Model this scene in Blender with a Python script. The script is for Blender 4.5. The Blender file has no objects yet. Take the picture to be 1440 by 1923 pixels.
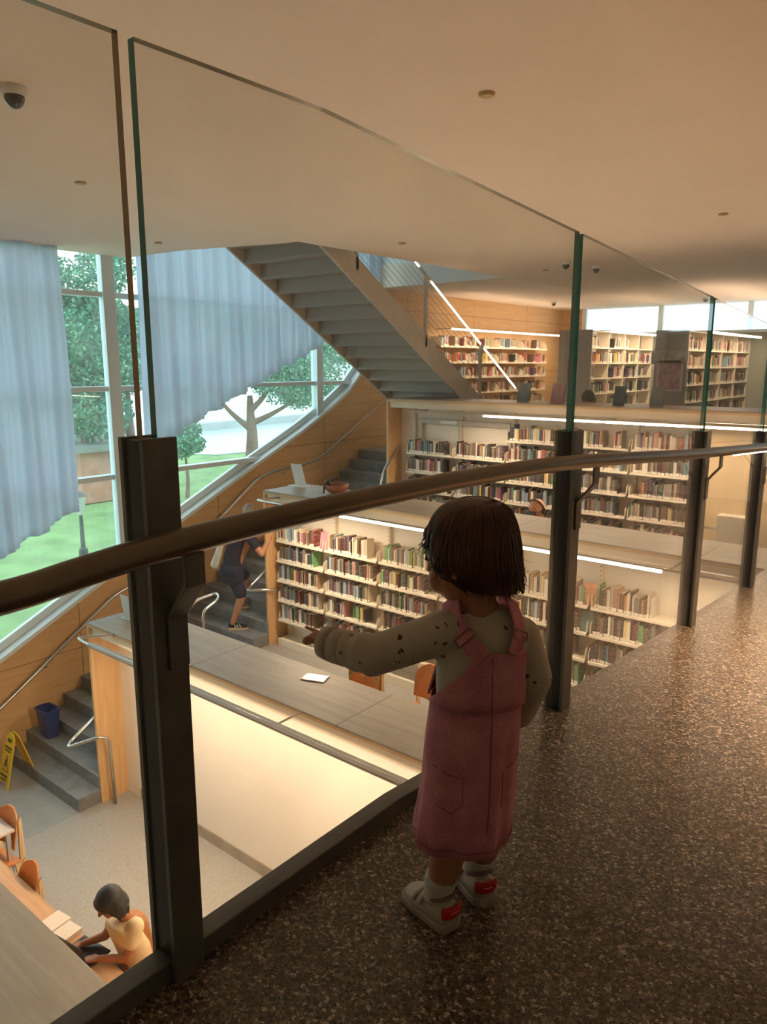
import bpy, bmesh, math, random
from math import sin, cos, pi, radians, sqrt, atan2
from mathutils import Vector, Matrix, Quaternion
V = Vector
SC = bpy.context.scene
COL = SC.collection
rnd = random.Random(7)

# ------------------------------------------------------------------ camera
PITCH, YAW, FPX, CZ = radians(11.2), radians(39.4), 1400.0, 5.05
cam_d = bpy.data.cameras.new('camera'); cam = bpy.data.objects.new('camera', cam_d); COL.objects.link(cam)
cam.location = (0, 0, CZ); cam.rotation_euler = (pi/2 - PITCH, 0, YAW)
cam_d.sensor_fit = 'VERTICAL'; cam_d.sensor_height = 24.0; cam_d.lens = 24.0*FPX/1923.0
cam_d.clip_start = 0.05; cam_d.clip_end = 500
SC.camera = cam
_cp, _sp, _cy, _sy = cos(PITCH), sin(PITCH), cos(YAW), sin(YAW)
FWD = V((-_sy*_cp, _cy*_cp, -_sp)); RGT = V((_cy, _sy, 0)); UPV = V((-_sy*_sp, _cy*_sp, _cp))
FH = V((-_sy, _cy, 0))                                   # level forward direction
def at(x, y, X=None, Y=None, Z=None, D=None):
    """world point seen at photo pixel x, y that lies on a given plane (or at level distance D)"""
    r = FWD + RGT*((x-720)/FPX) - UPV*((y-961.5)/FPX)
    if X is not None: t = X/r.x
    elif Y is not None: t = Y/r.y
    elif Z is not None: t = (Z-CZ)/r.z
    else: t = D/r.dot(FH)
    return V((r.x*t, r.y*t, CZ + r.z*t))
def pr(p):
    q = V(p) - V((0, 0, CZ)); d = q.dot(FWD)
    return (720 + FPX*q.dot(RGT)/d, 961.5 - FPX*q.dot(UPV)/d, d)

# ------------------------------------------------------------------ world, exposure, lights
SC.view_settings.view_transform = 'Standard'; SC.view_settings.look = 'None'
SC.view_settings.gamma = 1; SC.view_settings.use_curve_mapping = False
SC.view_settings.exposure = 0.42
W = bpy.data.worlds.new('overcast_sky'); SC.world = W; W.use_nodes = True
bg = W.node_tree.nodes['Background']
nt = W.node_tree
tc = nt.nodes.new('ShaderNodeTexCoord'); nz = nt.nodes.new('ShaderNodeTexNoise'); nz.inputs['Scale'].default_value = 2.2
nz.inputs['Detail'].default_value = 5
rp = nt.nodes.new('ShaderNodeValToRGB')
rp.color_ramp.elements[0].position = .3; rp.color_ramp.elements[0].color = (.62, .78, .92, 1)
rp.color_ramp.elements[1].position = .62; rp.color_ramp.elements[1].color = (.86, .95, 1.0, 1)
nt.links.new(tc.outputs['Generated'], nz.inputs['Vector']); nt.links.new(nz.outputs['Fac'], rp.inputs['Fac'])
nt.links.new(rp.outputs['Color'], bg.inputs['Color'])
bg.inputs['Strength'].default_value = 2.6
WARM = (1.0, .75, .51)
def area(name, loc, sx, sy, rot, power, col, spread=180):
    l = bpy.data.lights.new(name, 'AREA'); l.shape = 'RECTANGLE'; l.size = sx; l.size_y = sy
    l.energy = power; l.color = col; l.spread = radians(spread)
    o = bpy.data.objects.new(name, l); COL.objects.link(o); o.location = loc; o.rotation_euler = rot
    return o
# strip lights hung in front of each terrace wall (they shine down and back onto the shelves)
area('strip_light', (-3.2, 3.748, 2.180), 7.6, .03, (radians(-12), 0, 0), 125, WARM)
area('strip_light', (-3.2, 6.36, 3.285), 7.6, .04, (radians(-12), 0, 0), 190, WARM)
area('strip_light', (-3.2, 9.02, 4.335), 5.6, .04, (radians(-12), 0, 0), 190, WARM)
area('strip_light', (-8.70, 15.5, 5.72), .05, 5.6, (0, radians(10), 0), 40, WARM)
area('strip_light', (-6.45, 17.0, 5.72), .05, 3.4, (0, radians(10), 0), 40, WARM)
area('strip_light', (-4.25, 16.4, 5.64), .05, 4.4, (0, radians(10), 0), 40, WARM)
# the desk and strip below the balcony (first terrace, under the camera)
area('strip_light', (-3.2, 1.05, 1.0), 7.6, .04, (radians(-12), 0, 0), 40, WARM)
# warm lamps of the corridor on the balcony, far along the ramp
area('corridor_lamp', (.35, 4.1, 6.42), 1.0, 1.6, (0, 0, 0), 95, (1.0, .62, .38), 75)
# added fill lights at the bars, facing up to brighten the ceiling
for _x, _y, _z, _p in ((-3.2, 3.72, 2.24, 12), (-3.2, 6.38, 3.34, 14), (-3.0, 9.04, 4.39, 9), (-8.8, 15.5, 5.82, 6), (-4.3, 16.4, 5.74, 7)):
    area('ceiling_fill', (_x, _y, _z), *((6.5, .05) if _x > -4 else (.05, 4.5)), (pi, 0, 0), _p, (1.0, .72, .48))

# ------------------------------------------------------------------ materials
MATS = {}
def nmat(name):
    m = bpy.data.materials.new(name); m.use_nodes = True; MATS[name] = m
    n = m.node_tree.nodes; return m, n, m.node_tree.links, n['Principled BSDF']
def mat(name, col, rough=.6, metal=0, noise=0, nscale=20, bump=0, bscale=None, spec=.4, trans=0, stretch=None, emit=None, estr=0):
    m, n, l, p = nmat(name)
    p.inputs['Roughness'].default_value = rough; p.inputs['Metallic'].default_value = metal
    p.inputs['Specular IOR Level'].default_value = spec
    p.inputs['Base Color'].default_value = (*col, 1)
    if emit: p.inputs['Emission Color'].default_value = (*emit, 1); p.inputs['Emission Strength'].default_value = estr
    if noise or bump:
        t = n.new('ShaderNodeTexCoord'); mp = n.new('ShaderNodeMapping'); l.new(t.outputs['Object'], mp.inputs['Vector'])
        if stretch: mp.inputs['Scale'].default_value = stretch
        z = n.new('ShaderNodeTexNoise'); z.inputs['Scale'].default_value = nscale; z.inputs['Detail'].default_value = 4
        l.new(mp.outputs['Vector'], z.inputs['Vector'])
        if noise:
            r = n.new('ShaderNodeValToRGB')
            r.color_ramp.elements[0].position = .3; r.color_ramp.elements[1].position = .7
            r.color_ramp.elements[0].color = (*[c*(1-noise) for c in col], 1)
            r.color_ramp.elements[1].color = (*[min(1, c*(1+noise*.6)) for c in col], 1)
            l.new(z.outputs['Fac'], r.inputs['Fac']); l.new(r.outputs['Color'], p.inputs['Base Color'])
        if bump:
            z2 = n.new('ShaderNodeTexNoise'); z2.inputs['Scale'].default_value = bscale or nscale*3
            l.new(mp.outputs['Vector'], z2.inputs['Vector'])
            b = n.new('ShaderNodeBump'); b.inputs['Strength'].default_value = bump; b.inputs['Distance'].default_value = .01
            l.new(z2.outputs['Fac'], b.inputs['Height']); l.new(b.outputs['Normal'], p.inputs['Normal'])
    return m
def emis(name, col, s):
    m, n, l, p = nmat(name)
    p.inputs['Base Color'].default_value = (.9, .9, .88, 1)
    p.inputs['Emission Color'].default_value = (*col, 1); p.inputs['Emission Strength'].default_value = s
    return m
def glassy(name, tint, refl=.06, rough=0.0, hazy=0, milky=False):
    m, n, l, p = nmat(name); n.remove(p); out = n['Material Output']
    t = n.new('ShaderNodeBsdfTransparent'); t.inputs['Color'].default_value = (*tint, 1)
    g = n.new('ShaderNodeBsdfGlossy'); g.inputs['Roughness'].default_value = rough
    ge = n.new('ShaderNodeNewGeometry'); dt = n.new('ShaderNodeVectorMath'); dt.operation = 'DOT_PRODUCT'
    l.new(ge.outputs['Incoming'], dt.inputs[0]); l.new(ge.outputs['Normal'], dt.inputs[1])
    def mth(op, a, b=None):
        q = n.new('ShaderNodeMath'); q.operation = op
        for i, v in enumerate((a, b)):
            if v is None: continue
            if isinstance(v, (int, float)): q.inputs[i].default_value = v
            else: l.new(v, q.inputs[i])
        return q.outputs[0]
    fac = mth('ADD', mth('MULTIPLY', mth('POWER', mth('SUBTRACT', 1.0, mth('ABSOLUTE', dt.outputs['Value'])), 5.0), .9), .035)
    mx = n.new('ShaderNodeMixShader')
    l.new(fac, mx.inputs['Fac']); l.new(t.outputs[0], mx.inputs[1]); l.new(g.outputs[0], mx.inputs[2])
    last = mx
    if hazy:
        d = n.new('ShaderNodeBsdfTranslucent' if milky else 'ShaderNodeBsdfDiffuse'); d.inputs['Color'].default_value = (.88, .93, .94, 1) if milky else (.9, .88, .84, 1)
        tcx = n.new('ShaderNodeTexCoord'); nzx = n.new('ShaderNodeTexNoise'); nzx.inputs['Scale'].default_value = 2.5
        nzx.inputs['Detail'].default_value = 6
        l.new(tcx.outputs['Object'], nzx.inputs['Vector'])
        mr = n.new('ShaderNodeMapRange'); mr.inputs['From Min'].default_value = .35; mr.inputs['From Max'].default_value = .75
        mr.inputs['To Min'].default_value = hazy*.4; mr.inputs['To Max'].default_value = hazy*1.6
        l.new(nzx.outputs['Fac'], mr.inputs['Value'])
        m2 = n.new('ShaderNodeMixShader'); l.new(mr.outputs[0], m2.inputs['Fac'])
        l.new(mx.outputs[0], m2.inputs[1]); l.new(d.outputs[0], m2.inputs[2]); last = m2
    l.new(last.outputs[0], out.inputs['Surface'])
    return m
def wood(name, c1, c2, rough=.5, axis=0, scale=3.0, joints=None):
    """plywood: long soft grain along an axis, optional panel joints (size x, size z)"""
    m, n, l, p = nmat(name); p.inputs['Roughness'].default_value = rough; p.inputs['Specular IOR Level'].default_value = .35
    t = n.new('ShaderNodeTexCoord'); mp = n.new('ShaderNodeMapping'); l.new(t.outputs['Object'], mp.inputs['Vector'])
    s = [scale*6]*3; s[axis] = scale*.5; mp.inputs['Scale'].default_value = s
    z = n.new('ShaderNodeTexNoise'); z.inputs['Scale'].default_value = 1.0; z.inputs['Detail'].default_value = 6; z.inputs['Distortion'].default_value = 1.2
    l.new(mp.outputs['Vector'], z.inputs['Vector'])
    r = n.new('ShaderNodeValToRGB'); r.color_ramp.elements[0].position = .32; r.color_ramp.elements[1].position = .68
    r.color_ramp.elements[0].color = (*c1, 1); r.color_ramp.elements[1].color = (*c2, 1)
    l.new(z.outputs['Fac'], r.inputs['Fac'])
    src = r.outputs['Color']
    if joints:
        sp_ = n.new('ShaderNodeSeparateXYZ'); l.new(t.outputs['Object'], sp_.inputs[0])
        prev = None
        for k, sz in joints:
            md = n.new('ShaderNodeMath'); md.operation = 'PINGPONG'; md.inputs[1].default_value = sz/2
            l.new(sp_.outputs[k], md.inputs[0])
            lt = n.new('ShaderNodeMath'); lt.operation = 'LESS_THAN'; lt.inputs[1].default_value = .006
            l.new(md.outputs[0], lt.inputs[0])
            if prev:
                mxx = n.new('ShaderNodeMath'); mxx.operation = 'MAXIMUM'; l.new(prev, mxx.inputs[0]); l.new(lt.outputs[0], mxx.inputs[1]); prev = mxx.outputs[0]
            else: prev = lt.outputs[0]
        mc = n.new('ShaderNodeMixRGB'); mc.inputs[2].default_value = (*[c*.45 for c in c1], 1)
        l.new(prev, mc.inputs[0]); l.new(src, mc.inputs[1]); src = mc.outputs[0]
    l.new(src, p.inputs['Base Color'])
    return m
def terrazzo(name, base, chips, scale, rough, fine=1.0):
    m, n, l, p = nmat(name); p.inputs['Roughness'].default_value = rough; p.inputs['Specular IOR Level'].default_value = .5
    t = n.new('ShaderNodeTexCoord')
    v = n.new('ShaderNodeTexVoronoi'); v.inputs['Scale'].default_value = scale; v.inputs['Randomness'].default_value = 1
    dn = n.new('ShaderNodeTexNoise'); dn.inputs['Scale'].default_value = scale*.8; dn.inputs['Detail'].default_value = 2
    l.new(t.outputs['Object'], dn.inputs['Vector'])
    av = n.new('ShaderNodeVectorMath'); av.operation = 'MULTIPLY_ADD'; av.inputs[1].default_value = (.02, .02, .02)
    l.new(dn.outputs['Color'], av.inputs[0]); l.new(t.outputs['Object'], av.inputs[2])
    l.new(av.outputs[0], v.inputs['Vector'])
    sp_ = n.new('ShaderNodeSeparateColor'); l.new(v.outputs['Color'], sp_.inputs[0])
    r = n.new('ShaderNodeValToRGB'); r.color_ramp.interpolation = 'CONSTANT'
    es = r.color_ramp.elements
    while len(es) > 1: es.remove(es[0])
    es[0].position = 0; es[0].color = (*chips[0][1], 1)
    for pos, c in chips[1:]:
        e = es.new(pos); e.color = (*c, 1)
    l.new(sp_.outputs[0], r.inputs['Fac'])
    sm = n.new('ShaderNodeTexVoronoi'); sm.feature = 'DISTANCE_TO_EDGE'; sm.inputs['Scale'].default_value = scale
    l.new(av.outputs[0], sm.inputs['Vector'])
    gt = n.new('ShaderNodeMath'); gt.operation = 'LESS_THAN'; gt.inputs[1].default_value = .06*fine
    l.new(sm.outputs['Distance'], gt.inputs[0])
    mc = n.new('ShaderNodeMixRGB'); l.new(gt.outputs[0], mc.inputs[0]); l.new(r.outputs['Color'], mc.inputs[1]); mc.inputs[2].default_value = (*base, 1)
    l.new(mc.outputs[0], p.inputs['Base Color'])
    b = n.new('ShaderNodeBump'); b.inputs['Strength'].default_value = .25; b.inputs['Distance'].default_value = .004
    l.new(sp_.outputs[1], b.inputs['Height']); l.new(b.outputs['Normal'], p.inputs['Normal'])
    return m

M_CEIL = mat('ceiling_plaster', (.82, .705, .61), .9, noise=.02, nscale=3)
M_WHITE = mat('white_plaster', (.84, .78, .69), .8)
M_TERR = terrazzo('terrazzo_dark', (.115, .095, .07), [(0, (.022, .017, .011)), (.28, (.075, .056, .034)), (.48, (.16, .122, .078)), (.68, (.29, .235, .16)), (.84, (.55, .48, .37)), (.93, (.14, .075, .035))], 150, .30)
M_CONC = terrazzo('ground_concrete', (.30, .275, .24), [(0, (.33, .31, .285)), (.4, (.38, .36, .33)), (.75, (.43, .41, .375))], 110, .4)
M_STEP = mat('stair_concrete', (.20, .205, .205), .5, noise=.25, nscale=9, bump=.1, bscale=150)
M_STEPE = mat('lane_concrete', (.30, .315, .31), .45, noise=.12, nscale=6, bump=.1, bscale=150)
M_PLY = wood('orange_plywood', (.62, .36, .155), (.72, .45, .215), .55, axis=1, scale=2.2, joints=[(1, 2.44), (2, 1.22)])
M_PLYV = wood('light_plywood', (.60, .36, .16), (.72, .47, .24), .5, axis=2, scale=2.5)
M_TOP = wood('grey_oak_top', (.33, .27, .20), (.42, .355, .27), .42, axis=0, scale=2.0, joints=[(0, 1.9)])
M_EDGE = wood('plywood_edge', (.62, .40, .20), (.72, .50, .28), .5, axis=0, scale=6)
M_STEEL = mat('dark_blue_steel', (.17, .165, .145), .45, .35, noise=.2, nscale=12)
M_RAIL = mat('bronze_handrail', (.20, .165, .12), .36, .75, noise=.35, nscale=9, stretch=(1, .15, 1))
M_TUBE = mat('brushed_tube', (.62, .60, .55), .28, 1.0)
M_GREYST = mat('grey_painted_steel', (.50, .45, .38), .55, .1, noise=.08, nscale=8)
M_PERF = mat('perforated_steel', (.34, .31, .28), .6, .1, noise=.25, nscale=90)
M_CREAM = mat('cream_shelf_metal', (.80, .72, .58), .45)
M_BACK = mat('cream_back_panel', (.78, .72, .62), .7)
M_LED = emis('led_strip', (1.0, .80, .58), 9)
M_GLASS = glassy('balustrade_glass', (.972, .975, .962), hazy=.05)
M_GEDGE = mat('green_glass_edge', (.03, .24, .19), .12, 0, spec=.8)
M_WGLASS = glassy('window_glass', (.90, .97, .96), hazy=.04, milky=True)
M_WFRAME = mat('window_aluminium', (.74, .86, .90), .45, .1)
M_SILL = mat('window_sill_white', (.78, .84, .85), .5)
M_BLACK = mat('black_plastic', (.02, .02, .022), .35)
M_WPL = mat('white_plastic', (.75, .74, .70), .4)
M_SKIN = mat('skin_warm', (.52, .25, .14), .55, noise=.05, nscale=20)
M_SKINB = mat('skin_brown', (.40, .16, .065), .5, noise=.06, nscale=20)
M_SKINT = mat('skin_toddler', (.46, .20, .11), .5, noise=.05, nscale=20)
M_ORANGE = wood('orange_chair_ply', (.62, .22, .06), (.74, .31, .10), .4, axis=2, scale=4)
M_BEECH = wood('beech_edge', (.66, .48, .26), (.76, .58, .34), .5, axis=2, scale=5)

# book materials: colour from the object (single books) or from a colour attribute (the rest)
def bookmat(name, attr):
    m, n, l, p = nmat(name); p.inputs['Roughness'].default_value = .5
    if attr:
        c = n.new('ShaderNodeAttribute'); c.attribute_name = 'Col'; cs = c.outputs['Color']
        l.new(cs, p.inputs['Base Color'])
    else:
        c = n.new('ShaderNodeObjectInfo'); t = n.new('ShaderNodeTexCoord'); s = n.new('ShaderNodeSeparateXYZ')
        l.new(t.outputs['Object'], s.inputs[0])
        # printed bands of the title, a little darker or lighter than the cloth
        z = n.new('ShaderNodeTexNoise'); z.inputs['Scale'].default_value = 5; mp = n.new('ShaderNodeMapping'); mp.inputs['Scale'].default_value = (1.5, .3, 3)
        ad = n.new('ShaderNodeVectorMath'); ad.operation = 'ADD'; l.new(t.outputs['Object'], ad.inputs[0]); l.new(c.outputs['Location'], ad.inputs[1])
        l.new(ad.outputs[0], mp.inputs['Vector']); l.new(mp.outputs[0], z.inputs['Vector'])
        g = n.new('ShaderNodeMath'); g.operation = 'GREATER_THAN'; g.inputs[1].default_value = .60; l.new(z.outputs['Fac'], g.inputs[0])
        mh = n.new('ShaderNodeMath'); mh.operation = 'MULTIPLY'; mh.inputs[1].default_value = .55; l.new(g.outputs[0], mh.inputs[0])
        mx = n.new('ShaderNodeMixRGB'); l.new(mh.outputs[0], mx.inputs[0]); l.new(c.outputs['Color'], mx.inputs[1]); mx.inputs[2].default_value = (.62, .55, .45, 1)
        l.new(mx.outputs[0], p.inputs['Base Color'])
    return m
M_BOOK = bookmat('book_cover', False); M_BOOKS = bookmat('book_cover_many', True)
M_PAGE = mat('book_pages', (.78, .66, .48), .8)
M_TAG = mat('spine_label', (.85, .80, .70), .6)

# ------------------------------------------------------------------ mesh helpers
class MB:
    def __init__(s): s.v = []; s.f = []; s.m = []
    def add(s, vs, fs, mi=0):
        b = len(s.v); s.v += [tuple(v) for v in vs]
        for f in fs: s.f.append(tuple(b+i for i in f)); s.m.append(mi)
        return s
    def box(s, x0, x1, y0, y1, z0, z1, mi=0):
        vs = [(x, y, z) for z in (z0, z1) for y in (y0, y1) for x in (x0, x1)]
        return s.add(vs, [(0,2,3,1), (4,5,7,6), (0,1,5,4), (2,6,7,3), (0,4,6,2), (1,3,7,5)], mi)
    def obox(s, c, u, v, w, mi=0):
        """box about centre c with half-axes u, v, w"""
        c, u, v, w = V(c), V(u), V(v), V(w)
        vs = [c + a*u + b*v + d*w for d in (-1, 1) for b in (-1, 1) for a in (-1, 1)]
        return s.add(vs, [(0,2,3,1), (4,5,7,6), (0,1,5,4), (2,6,7,3), (0,4,6,2), (1,3,7,5)], mi)
    def prism(s, poly, d, mi=0):
        """closed prism: polygon of 3D points, extruded by vector d"""
        n = len(poly); d = V(d); a = [V(p) for p in poly]; b = [p + d for p in a]
        fs = [tuple(range(n))[::-1], tuple(range(n, 2*n))] + [(i, (i+1) % n, n+(i+1) % n, n+i) for i in range(n)]
        return s.add(a+b, fs, mi)
    def loft(s, rings, mi=0, cap0=True, cap1=True, closed=True):
        n = len(rings[0]); fs = []
        for k in range(len(rings)-1):
            for i in range(n if closed else n-1):
                j = (i+1) % n; fs.append((k*n+i, k*n+j, (k+1)*n+j, (k+1)*n+i))
        if cap0: fs.append(tuple(range(n))[::-1])
        if cap1: fs.append(tuple((len(rings)-1)*n+i for i in range(n)))
        return s.add([p for r in rings for p in r], fs, mi)
    def tube(s, pts, r, n=10, mi=0, flat=1.0, caps=True):
        """tube along a path; r a radius or a list of radii; flat squashes it vertically"""
        pts = [V(p) for p in pts]; rings = []; prev = None
        for i, p in enumerate(pts):
            t = (pts[min(i+1, len(pts)-1)] - pts[max(i-1, 0)]).normalized()
            if prev is None:
                a = t.cross(V((0, 0, 1)));  a = a if a.length > .05 else t.cross(V((1, 0, 0)))
                a.normalize()
            else:
                a = (prev - t*prev.dot(t)); a = a if a.length > 1e-4 else t.orthogonal(); a.normalize()
            prev = a; b = a.cross(t).normalized(); rr = r[i] if isinstance(r, (list, tuple)) else r
            rings.append([p + a*(rr*cos(2*pi*k/n)) + b*(rr*flat*sin(2*pi*k/n)) for k in range(n)])
        return s.loft(rings, mi, caps, caps)
    def capsule(s, p0, r0, p1, r1, n=14, mi=0):
        p0, p1 = V(p0), V(p1); t = (p1-p0); L = t.length; t = t/L if L > 1e-6 else V((0, 0, 1))
        pts = []; rr = []
        for k in range(1, 5):
            a = pi/2*(1-k/4.0); pts.append(p0 - t*r0*sin(a)); rr.append(max(1e-4, r0*cos(a)))
        for k in range(0, 4):
            a = pi/2*k/4.0; pts.append(p1 + t*r1*sin(a)); rr.append(max(1e-4, r1*cos(a)))
        pts = [p0 - t*r0] + pts + [p1 + t*r1]; rr = [1e-4] + rr + [1e-4]
        return s.tube(pts, rr, n, mi)
    def ell(s, c, rad, R=None, n=20, m=14, mi=0, fn=None):
        """ellipsoid; R a 3x3 rotation; fn deforms unit-sphere points"""
        c = V(c); R = R or Matrix.Identity(3); vs = []; fs = []
        for i in range(m+1):
            th = pi*i/m
            for j in range(n):
                ph = 2*pi*j/n; u = V((sin(th)*cos(ph), sin(th)*sin(ph), cos(th)))
                if fn: u = fn(u)
                vs.append(c + R @ V((u.x*rad[0], u.y*rad[1], u.z*rad[2])))
        for i in range(m):
            for j in range(n):
                k = (j+1) % n; fs.append((i*n+j, (i+1)*n+j, (i+1)*n+k, i*n+k))
        return s.add(vs, fs, mi)
    def disc_tube(s, c, axis, r, h, n=24, mi=0):
        c = V(c); a = V(axis).normalized()
        return s.tube([c, c + a*h], r, n, mi)
    def build(s, name, mats, parent=None, smooth=False, bevel=0, remesh=0, sm=0, subd=0, col=None):
        me = bpy.data.meshes.new(name); me.from_pydata(s.v, [], s.f)
        if not isinstance(mats, (list, tuple)): mats = [mats]
        for m in mats: me.materials.append(m)
        me.polygons.foreach_set('material_index', s.m)
        if col is not None:
            ca = me.color_attributes.new('Col', 'FLOAT_COLOR', 'POINT'); ca.data.foreach_set('color', col)
        bm = bmesh.new(); bm.from_mesh(me); bmesh.ops.remove_doubles(bm, verts=bm.verts, dist=1e-6) if (remesh or subd) else None
        if col is None: bmesh.ops.recalc_face_normals(bm, faces=bm.faces)
        bm.to_mesh(me); bm.free()
        if smooth: me.polygons.foreach_set('use_smooth', [True]*len(me.polygons))
        me.update()
        o = bpy.data.objects.new(name, me); COL.objects.link(o)
        if parent is not None:
            o.parent = parent; o.matrix_parent_inverse = Matrix.Translation(-parent.location) if parent.location.length else Matrix()
        if remesh:
            r = o.modifiers.new('remesh', 'REMESH'); r.mode = 'VOXEL'; r.voxel_size = remesh; r.use_smooth_shade = True
            if sm:
                q = o.modifiers.new('smooth', 'SMOOTH'); q.factor = .5; q.iterations = sm
        if subd:
            q = o.modifiers.new('sub', 'SUBSURF'); q.levels = subd; q.render_levels = subd
        if bevel:
            b = o.modifiers.new('bevel', 'BEVEL'); b.width = bevel; b.segments = 2; b.limit_method = 'ANGLE'
        return o
def tag(o, label=None, cat=None, group=None, kind=None):
    if label: o['label'] = label
    if cat: o['category'] = cat
    if group: o['group'] = group
    if kind: o['kind'] = kind
    return o
def thing(name, label, cat, loc=(0, 0, 0), group=None):
    o = bpy.data.objects.new(name, None); COL.objects.link(o); o.location = loc; o.empty_display_size = .1
    return tag(o, label, cat, group)
def struct(o): o['kind'] = 'structure'; return o
def sub(o, label): o['label'] = label; return o
def bez(pts, n=8):
    """smooth Catmull-Rom path"""
    P = [V(p) for p in pts]; out = []
    for i in range(len(P)-1):
        a = P[max(i-1, 0)]; b = P[i]; c = P[i+1]; d = P[min(i+2, len(P)-1)]
        for k in range(n):
            t = k/n
            out.append(.5*((2*b) + (c-a)*t + (2*a-5*b+4*c-d)*t*t + (3*b-a-3*c+d)*t**3))
    return out + [P[-1]]
def rounded(pts, r=.06, n=6):
    P = [V(p) for p in pts]; out = [P[0]]
    for i in range(1, len(P)-1):
        a = (P[i-1]-P[i]); b = (P[i+1]-P[i]); ra = min(r, a.length*.45, b.length*.45)
        p0 = P[i] + a.normalized()*ra; p1 = P[i] + b.normalized()*ra
        for k in range(n+1):
            t = k/n; out.append((1-t)**2*p0 + 2*t*(1-t)*P[i] + t*t*p1)
    return out + [P[-1]]

# ------------------------------------------------------------------ setting: floors, terraces, walls, ceiling
XW, XR = -9.4, 4.2                       # left wall, right wall
RISE, RUN, Y0 = 1.15, 2.66, 4.4          # terraces step up 1.15 m every 2.66 m
LX = -7.6                                # right edge of the stair lane
CEIL = 6.47
struct(MB().box(LX, XR, -4, Y0, -.3, 0).build('floor', M_CONC))
struct(MB().box(XW, LX, -4, Y0, -.3, .002).build('floor_lane', M_STEPE))
for k in (1, 2, 3):
    ya = Y0 + RUN*(k-1); yb = Y0 + RUN*k if k < 3 else 19.3
    struct(MB().box(LX, XR, ya, yb, -.3, RISE*k).build('floor_terrace', M_CONC if k < 3 else M_STEPE))
    # lane landing beside the terrace
    fy = 3.75 + RUN*(k-1) + .27*6
    ny = 3.75 + RUN*k if k < 3 else 19.3
    struct(MB().box(XW, LX, fy, ny + (.5 if k < 3 else 0), -.3, RISE*k).build('floor_landing', M_STEP))
    st = MB()
    poly = []
    for i in range(6):
        y = 3.75 + RUN*(k-1) + .27*i; z = RISE*(k-1) + RISE/7*(i+1)
        poly += [V((XW, y, z - RISE/7)), V((XW, y, z))]
    poly += [V((XW, fy, poly[-1].z)), V((XW, fy, RISE*(k-1)-.15)), V((XW, poly[0].y, RISE*(k-1)-.15))]
    st.prism(poly, (LX - XW, 0, 0))
    struct(st.build('stair_concrete', M_STEP, bevel=.006))
# first terrace wall: tall blank white wall with a baseboard
struct(MB().box(LX, XR, Y0-.02, Y0+.02, 0, 2.1).build('wall_terrace', M_WHITE))
struct(MB().box(LX+.3, XR, Y0-.035, Y0-.02, 0, .13).build('baseboard_terrace', mat('baseboard_steel', (.42, .36, .28), .35, .4, noise=.15, nscale=7)))
struct(MB().box(LX, XR, Y0+RUN-.02, Y0+RUN+.02, 1.15, 3.25).build('wall_terrace', M_WHITE))
struct(MB().box(LX, XR, Y0+2*RUN-.02, Y0+2*RUN+.02, 2.3, 4.4).build('wall_terrace', M_WHITE))
# left wall: plywood under a window whose sill climbs with the stairs
sill = [(-4.0, -2.42), (0.4, -.30), (3.8, 1.34), (6.555, 2.673), (8.056, 3.365), (9.2, 3.87), (9.9, 4.22), (10.45, 4.55), (10.85, 4.93), (11.1, 5.4), (11.15, 6.2), (11.15, 9.3)]
def silly(y):
    for a, b in zip(sill, sill[1:]):
        if a[0] <= y <= b[0] and b[0] > a[0]: return a[1] + (b[1]-a[1])*(y-a[0])/(b[0]-a[0])
    return sill[-1][1]
poly = [V((XW, y, max(z, -.3))) for y, z in sill[1:]] + [V((XW, 19.3, 9.3)), V((XW, 19.3, -.3))]
struct(MB().prism(poly, (-.22, 0, 0)).build('wall_left', M_PLY))
# deep white reveal along the sill and the frame bars
w = MB()
for a, b in zip(sill[1:], sill[2:]):
    A, B = V((0, a[0], a[1])), V((0, b[0], b[1])); t = (B-A).normalized(); nrm = V((0, -t.z, t.y))
    w.prism([A + V((XW+.02, 0, 0)), B + V((XW+.02, 0, 0)), B + V((XW+.02, 0, 0)) + nrm*.05, A + V((XW+.02, 0, 0)) + nrm*.05], (-.30, 0, 0))
win = struct(w.build('window_1', M_SILL))
fr = MB()
for a, b in zip(sill[1:], sill[2:]):
    A, B = V((XW-.14, a[0], a[1])), V((XW-.14, b[0], b[1])); t = (B-A).normalized(); nrm = V((0, -t.z, t.y))
    fr.prism([A + nrm*.05, B + nrm*.05, B + nrm*.15, A + nrm*.15], (-.07, 0, 0))
for ym, wd in ((1.65, .10), (5.72, .15), (9.75, .13)):
    fr.box(XW-.24, XW-.06, ym-wd/2, ym+wd/2, silly(ym), 9.3)
    fr.box(XW-.06, XW-.03, ym-wd/2-.05, ym-wd/2, silly(ym), 9.3)
for zt in (7.2, 5.97, 4.72, 3.50, 2.28, 1.05, -.1):
    ys = [y for y in [i*.05 for i in range(8, 224)] if silly(y) < zt]
    if ys: fr.box(XW-.22, XW-.07, .4, max(ys), zt-.035, zt+.035)
fr.build('window_frame', M_WFRAME, win, bevel=.008)
poly = [V((XW-.17, y, z)) for y, z in sill[1:]] + [V((XW-.17, .4, 9.3))]
MB().prism(poly, (-.012, 0, 0)).build('window_pane', M_WGLASS, win)
struct(MB().box(XW-.25, XW, -4, .4, -.3, 9.3).build('wall_left_near', M_WHITE))
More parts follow.
